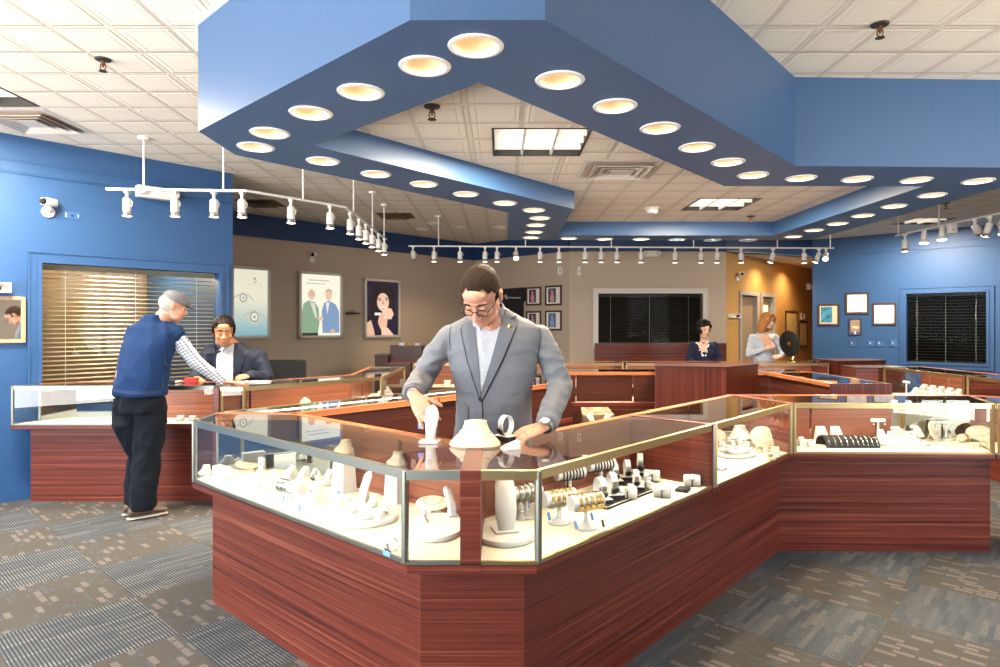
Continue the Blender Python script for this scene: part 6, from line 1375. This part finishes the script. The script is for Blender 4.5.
# ================================================================== things on the walls
gd = (Vector(C2)-Vector(C1b)).normalized(); gn = Vector((gd.y, -gd.x))      # grey left wall: along, into the room
def on_wall(p0, d, px):
    """distance along the wall p0 + d*s under image column px"""
    k = (px-500)/640; p0, d = Vector(p0), Vector(d).normalized(); return (p0.x - k*p0.y)/(k*d.y - d.x)
def zat(p, py): return 1.46 - (py-325)*p.y/640
def poster(label, x0, x1, y0, y1, art, glow=.9):
    s0, s1_ = on_wall(C1b, gd, x0), on_wall(C1b, gd, x1); p, q = Vector(C1b)+gd*s0, Vector(C1b)+gd*s1_; m_ = (p+q)/2; z0, z1 = (zat(p,y1[0])+zat(q,y1[1]))/2, (zat(p,y0[0])+zat(q,y0[1]))/2; w, h = (q-p).length, z1-z0
    t = thing('lightbox_poster', label, 'poster', (m_.x, m_.y, z0), math.atan2(gd.y, gd.x)); b = BM()
    for (a, c, e, f) in ((-w/2,w/2,0,.04),(-w/2,w/2,h-.04,h),(-w/2,-w/2+.04,0,h),(w/2-.04,w/2,0,h)): box(b, a, c, -.07, -.002, e, f)
    new_obj('frame', b, M['trimsilver'], t); b = BM(); box(b, -w/2+.03, w/2-.03, -.045, -.004, .03, h-.03); pnl = new_obj('backlit_panel', b, art[0], t)
    W, H = w-.08, h-.08
    def shape(name, pts, m, off): b = BM(); vs0 = [Vector((-W/2+W*x, 0, .04+H*y)) for x, y in pts]; va = [b.verts.new((v.x, -.046-off, v.z)) for v in vs0]; vb = [b.verts.new((v.x, -.044, v.z)) for v in vs0]; b.faces.new(va); n = len(va); [b.faces.new((va[i], vb[i], vb[(i+1)%n], va[(i+1)%n])) for i in range(n)]; new_obj(name, b, m, pnl)
    for i, (nm, pts, m) in enumerate(art[1]): shape(nm, pts, m, .0005*(i+1))
    return t
M['trimsilver'] = noisy(mat('satin silver frame', (.60,.57,.52), .35, .3), 60, .05)
_lc = {}
def lit(c, e=.85):
    e *= .68
    k = (c, e)
    if k not in _lc: _lc[k] = mat('backlit print %d' % len(_lc), tuple(x*.4 for x in c), .4, emit=c, es=e)
    return _lc[k]
def litgrad(lo, hi, e=.62):
    m = mat('backlit fading print', (.3,.3,.3), .4); tc = nd(m, 'ShaderNodeTexCoord'); sp = nd(m, 'ShaderNodeSeparateXYZ'); lk(m, tc.outputs['Generated'], sp.inputs[0]); r = ramp(m, [(.0, lo), (.55, hi), (1, hi)]); lk(m, sp.outputs[2], r.inputs[0]); lk(m, r.outputs[0], bsdf(m).inputs['Emission Color']); bsdf(m).inputs['Emission Strength'].default_value = e; return m
def ov(cx, cy, rx, ry, n=18): return [(cx+rx*math.cos(2*PI*k/n), cy+ry*math.sin(2*PI*k/n)) for k in range(n)]
SK, SK2 = lit((.85,.52,.36)), lit((.95,.62,.45))
def ringart(cx, cy, s):
    out = [('ring_band', [(cx+s*1.5*math.cos(a), cy+s*.55*math.sin(a)) for a in [PI*k/12 for k in range(13)]] + [(cx+s*1.35*math.cos(a), cy+s*.42*math.sin(a)) for a in [PI*k/12 for k in range(12,-1,-1)]], lit((.62,.60,.52)))]
    out += [('gem_halo', ov(cx, cy+.25*s, s*.62, s*.42), lit((.70,.66,.55))), ('gem_ring', ov(cx, cy+.25*s, s*.48, s*.32), lit((.35,.33,.28))), ('gem', ov(cx, cy+.25*s, s*.38, s*.25, 8), lit((.95,.95,.9))), ('gem_facet', [(cx-.15*s,cy+.25*s),(cx,cy+.36*s),(cx+.15*s,cy+.25*s),(cx,cy+.12*s)], lit((.30,.28,.25)))]
    return out
art1 = [('logo_ring', [(.62+.05*math.cos(a), .83+.030*math.sin(a)) for a in [-2.6+4.4*k/12 for k in range(13)]] + [(.62+.036*math.cos(a), .83+.019*math.sin(a)) for a in [1.8-4.4*k/12 for k in range(13)]], lit((.25,.28,.24))), ('logo_stroke', [(.575,.87),(.66,.87),(.66,.882),(.585,.882),(.59,.852),(.58,.852)], lit((.25,.28,.24)))]
art1 += [('letter_stroke', [(x,.762),(x+.018,.762),(x+.018,.785),(x,.785)], lit((.60,.60,.50))) for x in (.42,.51,.60,.69,.78)]
art1 += ringart(.28,.52,.20) + ringart(.60,.22,.26) + [('caption_line', [(.45,.11),(.85,.11),(.85,.117),(.45,.117)], lit((.2,.5,.55)))]
poster('backlit poster of diamond rings fading from cream to turquoise', 229, 268.5, (266,268), (338.5,338), (litgrad((.10,.42,.52), (.88,.86,.66)), art1))
art2 = [('headline', [(.18,.90),(.72,.90),(.72,.915),(.18,.915)], lit((.55,.55,.42))), ('headline_two', [(.12,.845),(.60,.845),(.60,.860),(.12,.860)], lit((.60,.60,.48)))]
art2 += [('green_jacket', [(.02,.04),(.02,.38),(.06,.52),(.18,.57),(.34,.55),(.44,.45),(.46,.20),(.42,.04)], lit((.28,.46,.30))), ('pale_shirt', [(.22,.55),(.34,.53),(.40,.30),(.36,.28)], lit((.80,.78,.66))), ('older_face', ov(.26,.67,.085,.085), SK), ('white_beard', ov(.26,.615,.06,.035), lit((.75,.70,.62))),
         ('blue_jacket', [(.54,.04),(.52,.40),(.58,.54),(.70,.58),(.88,.52),(.97,.40),(.98,.04)], lit((.24,.38,.62))), ('white_shirt', [(.62,.55),(.72,.55),(.66,.34)], lit((.9,.9,.9))), ('younger_face', ov(.70,.67,.085,.088), SK2), ('short_hair', [(.61,.70),(.63,.76),(.70,.775),(.77,.76),(.79,.70),(.76,.73),(.64,.73)], lit((.62,.50,.36))), ('clasped_hands', ov(.49,.28,.07,.035), SK2), ('resting_hand', ov(.80,.07,.06,.04), SK), ('dark_trousers', [(.02,.0),(.42,.0),(.42,.045),(.02,.045)], lit((.03,.03,.03)))]
poster('backlit poster of two men in green and blue jackets shaking hands', 297, 340.5, (270.5,274.5), (339,337), (lit((.93,.90,.74), 1.0), art2))
art3 = [('dark_hair', [(.25,.95),(.10,.70),(.12,.40),(.02,.28),(.30,.30),(.95,.30),(.90,.60),(.88,.85),(.70,.97),(.45,.99)], lit((.012,.004,.010))), ('face', ov(.52,.62,.19,.17), SK2), ('brow_shadow', [(.34,.68),(.47,.70),(.47,.69),(.35,.665)], lit((.12,.04,.03))), ('brow_shadow_two', [(.58,.71),(.70,.70),(.70,.685),(.58,.695)], lit((.12,.04,.03))), ('eye', ov(.42,.655,.04,.012,10), lit((.08,.03,.03))), ('eye_two', ov(.63,.665,.04,.012,10), lit((.08,.03,.03))), ('nose_shade', [(.52,.66),(.56,.58),(.49,.58)], lit((.65,.35,.25))), ('smiling_mouth', ov(.52,.525,.08,.025), lit((.95,.9,.88))), ('lower_lip', [(.44,.52),(.52,.49),(.60,.52),(.52,.503)], lit((.6,.1,.1))),
         ('fringe', [(.30,.85),(.33,.72),(.45,.78),(.58,.80),(.70,.74),(.76,.86),(.55,.94)], lit((.014,.005,.010))), ('raised_hand', [(.50,.48),(.62,.52),(.78,.50),(.86,.40),(.78,.30),(.60,.30),(.48,.38)], SK2), ('lower_hand', [(.40,.36),(.56,.40),(.66,.30),(.62,.10),(.44,.12),(.36,.24)], SK), ('forearm', [(.48,.0),(.46,.14),(.66,.14),(.86,.0)], SK2), ('shoulder', [(.0,.0),(.0,.22),(.14,.28),(.22,.12),(.26,.0)], SK), ('jewel', ov(.58,.34,.03,.02,8), lit((1,1,1))), ('white_cuff', [(.26,.42),(.46,.42),(.46,.37),(.26,.37)], lit((.9,.9,.9)))]
poster('backlit poster of a laughing dark haired woman with rings on raised hands', 362.5, 398, (278,281), (338,337), (lit((.014,.007,.028), 1.0), art3), 1)
# framed pictures on the middle wall
md = (Vector(C3)-Vector(C2)).normalized()
def frame(name, label, cat, p0, d, x0, x1, y0, y1, fm, mat_paper, pic, extra=(), group=None, th=.02, mw=.16, fw=.032):
    p0, d = Vector(p0), Vector(d).normalized(); p, q = p0+d*on_wall(p0,d,x0), p0+d*on_wall(p0,d,x1); m_ = (p+q)/2; z1, z0 = zat(m_, y0), zat(m_, y1); w, h = (q-p).length, z1-z0
    t = thing(name, label, cat, (m_.x, m_.y, z0), math.atan2(d.y, d.x), group); b = BM()
    for (a, c, e, f) in ((-w/2,w/2,0,fw),(-w/2,w/2,h-fw,h),(-w/2,-w/2+fw,fw,h-fw),(w/2-fw,w/2,fw,h-fw)): rbox(b, a, c, -th, -.001, e, f, .003)
    new_obj('frame', b, fm, t); b = BM(); box(b, -w/2+fw*.5, w/2-fw*.5, -th*.6, -.002, fw*.5, h-fw*.5); new_obj('mat_board', b, mat_paper, t)
    if pic:
        b = BM(); box(b, -w/2+w*pic[1], -w/2+w*pic[2], -th*.6-.001, -th*.6, h*pic[3], h*pic[4]); pc = new_obj('picture', b, pic[0], t)
        for nm, pts, m in extra:
            b = BM(); vs = [b.verts.new((-w/2+w*x, -th*.6-.002, h*y)) for x, y in pts]; b.faces.new(vs); new_obj(nm, b, m, pc)
    return t
M['framewood'] = noisy(mat('dark brown frame wood', (.06,.028,.016), .4), 60, .2)
pm = lambda c: noisy(mat('printed picture', c, .5), 25, .35)
for i, (x0,x1,y0,y1,c,c2,lab) in enumerate(((526.5,541.5,287,305.5,(.03,.03,.05),(.65,.25,.32),'framed photo of a figure in pink, upper left of four on the far grey wall'),(545.5,562,285.5,305.5,(.08,.07,.10),(.6,.30,.30),'framed photo with a reddish figure, upper right of four on the far grey wall'),
        (526.5,541.5,311,330,(.05,.03,.05),(.5,.35,.35),'framed dark photo, lower left of four on the far grey wall'),(545.5,562,310.5,330.5,(.10,.16,.30),(.22,.34,.55),'framed blue photo, lower right of four on the far grey wall'))):
    frame('picture_frame', lab, 'picture', C2, md, x0, x1, y0, y1, M['framewood'], M['paper'], (pm(c), .20, .66, .16, .86), [('figure_print', [(.34,.18),(.32,.45),(.38,.62),(.36,.74),(.43,.80),(.50,.74),(.49,.62),(.56,.45),(.54,.18)], pm(c2))])
# dark garment with a script logo
s0 = on_wall(C2, md, 500); s1_ = on_wall(C2, md, 524); p, q = Vector(C2)+md*s0, Vector(C2)+md*s1_; m_ = (p+q)/2; w = (q-p).length; z1 = zat(m_, 288); z0 = zat(m_, 318)
t = thing('hanging_shirt', 'black cloth banner with white script lettering beside the framed photos', 'banner', (m_.x, m_.y, z0), math.atan2(md.y, md.x)); h = z1-z0
b = BM(); prism(b, [(-w/2,0),(w/2,0),(w/2,h*.5),(w/2+.05,h*.58),(w/2+.06,h*.98),(w/2,h),(-w/2,h*.98)], .005, .02); T = Matrix.Rotation(PI/2, 4, 'X')
for v in b.verts: v.co = T @ v.co
new_obj('cloth_panel', b, M['blackcloth'], t)
b = BM(); pts = []
for k in range(70): u = k/69; pts.append((-w*.26 + w*.66*u, -.0225, h*.69 + (.028 if k < 9 else .012)*math.sin(u*58) - .02*u))
tube(b, pts, .0035, 5); tube(b, [(-w*.30,-.0225,h*.74),(-w*.22,-.0225,h*.78),(-w*.16,-.0225,h*.74),(-w*.20,-.0225,h*.70),(-w*.14,-.0225,h*.66),(-w*.22,-.0225,h*.64)], .005, 5); new_obj('script_lettering', b, M['paper'], t)
def bm_script(): pass
# pictures on the right blue wall
frame('picture_frame', 'framed picture of blue water, leftmost on the right blue wall', 'picture', D1, dr, 818, 839.5, 304, 325.5, M['framewood'], noisy(mat('cream mat board', (.72,.58,.42), .7), 30, .03), (noisy(mat('blue swirling print', (.04,.22,.36), .4), 9, .9), .14, .68, .14, .86))
frame('picture_frame', 'framed pale pink and blue certificate, highest on the right blue wall', 'picture', D1, dr, 845.5, 869, 292.5, 314, M['framewood'], M['paper'], (noisy(mat('pale pastel print', (.66,.68,.74), .5), 12, .2), .12, .72, .10, .9))
frame('picture_frame', 'framed pale blue drawing, rightmost on the right blue wall', 'picture', D1, dr, 872.5, 896.5, 303, 325, M['framewood'], M['paper'], (noisy(mat('pale blue drawing', (.60,.68,.80), .5), 14, .25), .12, .66, .12, .9))
frame('wall_plaque', 'small bronze and blue plaque below the highest framed certificate', 'plaque', D1, dr, 849, 861.5, 318.5, 335, M['framewood'], noisy(mat('blue plaque back', (.06,.09,.20), .5), 30, .2), (noisy(mat('bronze plate', (.42,.26,.16), .4, .5), 20, .2), .15, .85, .2, .9), [('emblem', [(.38,.06),(.62,.06),(.56,.2),(.5,.26),(.44,.2)], M['silver']), ('nameplate', [(.2,.40),(.8,.40),(.8,.52),(.2,.52)], M['gold'])], fw=.012)
M['bluemetal'] = noisy(mat('blue painted plates', (.035,.115,.30), .35), 30, .05)
for i, (x0,x1) in enumerate(((849.5,856.5),(867.5,875.5),(876.5,884),(890,897.5))):
    t = frame('outlet_plate', 'blue painted switch plate low on the right blue wall, %s from the left' % ORD[i], 'switch', D1, dr, x0, x1, 339.5, 346.5, M['bluemetal'], M['bluemetal'], (M['trimsilver'], .3, .42, .35, .65), group='blue switch plates', fw=.006, th=.012)
# alcove pictures, exit light, closer
frame('picture_frame', 'tall dark framed yellow map in the alcove behind the mirror', 'picture', C4, ad, 785, 797, 311, 352, M['framewood'], noisy(mat('yellowed paper', (.55,.42,.16), .7), 12, .1), None, fw=.04)
frame('picture_frame', 'smaller dark framed yellow sheet in the alcove', 'picture', C4, ad, 798.5, 807, 321, 347, M['framewood'], noisy(mat('yellowed sheet', (.58,.42,.18), .7), 12, .1), None, fw=.04)
frame('thermostat', 'small white thermostat above the smaller alcove frame', 'thermostat', C4, ad, 800, 803.5, 313.5, 319.5, M['trimwhite'], M['trimwhite'], (M['dark'], .3, .7, .5, .8), fw=.02, th=.03)
def camera_unit(label, p0, d, px, py, dark=True):
    p0, d = Vector(p0), Vector(d).normalized(); p = p0+d*on_wall(p0,d,px); t = thing('security_camera', label, 'security camera', (p.x, p.y, zat(p,py)), math.atan2(d.y, d.x), 'security cameras'); 
    b = BM(); lathe(b, [(0,0),(.05,0),(.048,.018),(.02,.026),(0,.026)], 18, Matrix.Translation((0,-.001,-.06)) @ Matrix.Rotation(PI/2, 4, 'X')); tube(b, [(0,-.02,-.06),(0,-.06,-.05),(0,-.07,-.01)], .011, 8); new_obj('wall_mount', b, M['white'], t, True)
    b = BM(); T = Matrix.Translation((0,-.07,.01)) @ Matrix.Rotation(-.9, 4, 'Z'); rbox(b, -.038,.038,-.07,.05,-.03,.035,.012, T=T, seg=3); new_obj('camera_housing', b, M['white'], t, True); b = BM(); lathe(b, [(0,0),(.026,0),(.028,.012),(.024,.022),(0,.016)], 16, T @ Matrix.Translation((0,-.066,.0)) @ Matrix.Rotation(PI/2, 4, 'X')); new_obj('lens', b, M['black'], t, True)
camera_unit('white security camera on the left blue wall above the window', S1, rd, 48, 205); camera_unit('security camera on the grey wall above the poster of two men', C1b, gd, 312, 256); camera_unit('security camera high on the alcove wall near the far corner', C4, ad, 737, 275)
p = Vector(C1b)+gd*on_wall(C1b,gd,350.5); t = thing('wall_dome_camera', 'small dark dome camera on a bracket between the two right posters', 'security camera', (p.x,p.y,zat(p,314)), math.atan2(gd.y,gd.x)); b = BM(); rbox(b, -.10,.10,-.14,0,0,.022,.008); new_obj('bracket_shelf', b, M['dark'], t); b = BM(); lathe(b, [(0,.07),(.02,.066),(.04,.045),(.045,.022),(0,.022)], 18, Matrix.Translation((0,-.08,0))); new_obj('dome', b, M['chrome'], t, True)
def ebox(label, p0, d, px, py, w, h, lamps=True):
    p0, d = Vector(p0), Vector(d).normalized(); p = p0+d*on_wall(p0,d,px); t = thing('emergency_light', label, 'emergency light', (p.x,p.y,zat(p,py)), math.atan2(d.y,d.x), 'white emergency lights'); b = BM(); rbox(b, -w/2,w/2,-.09,-.001,-h/2,h/2,.012); new_obj('light_housing', b, M['white'], t, True)
    for s in (-1,1): b = BM(); lathe(b, [(0,.0),(.035,.0),(.042,.04),(.036,.05),(0,.045)], 16, Matrix.Translation((s*w*.44,-.08,0)) @ Matrix.Rotation(PI/2,4,'X')); new_obj('lamp_head', b, M['trimwhite'], t, True)
ebox('white emergency light on the left blue wall behind the track', S1, rd, 154, 194, .34, .11); ebox('white emergency light on the alcove wall at the right', C4, ad, 808, 287, .30, .14); ebox('white emergency light on the far grey wall above the window', C3, (1,0), 651, 254, .26, .10)
frame('door_sensor', 'white box and closer arm on the alcove wall left of the first door', 'door hardware', C4, ad, 728, 739, 314, 318, M['white'], M['trimwhite'], (M['black'], .6, .9, .2, .8), fw=.01, th=.05)
frame('cable_plate', 'small torn white plate outline on the left blue wall', 'wall plate', S1, rd, 64, 80, 212, 219, M['bluemetal'], M['bluemetal'], (M['dark'], .42, .62, .3, .6), [('white_flake', [(.1,.2),(.14,.2),(.14,.8),(.1,.8)], M['white']), ('white_flake', [(.86,.3),(.9,.3),(.9,.7),(.86,.7)], M['white'])], fw=.004, th=.006)
for px, w_ in ((579,'right'),(561,'left')): frame('motion_sensor', 'small white motion sensor on the far grey wall, %s one' % w_, 'sensor', C3 if px > 570 else C2, (1,0) if px > 570 else md, px-1.7, px+1.7, 267, 275, M['white'], M['trimwhite'], (M['dark'], .3, .7, .4, .5), fw=.01, th=.04, group='motion sensors')
frame('wall_mirror', 'wood framed mirror at the left edge on the blue wall', 'mirror', S1, rd, -12, 25, 296.5, 343, noisy(mat('pale oak moulding', (.42,.27,.17), .4), 30, .15), M['mirror'], None, fw=.03, th=.03)
frame('wall_speaker', 'small white wall box above the framed mirror at the left edge', 'wall box', S1, rd, -8, 9, 283, 293, M['white'], M['trimwhite'], (M['dark'], .3, .45, .3, .6), fw=.012, th=.10)
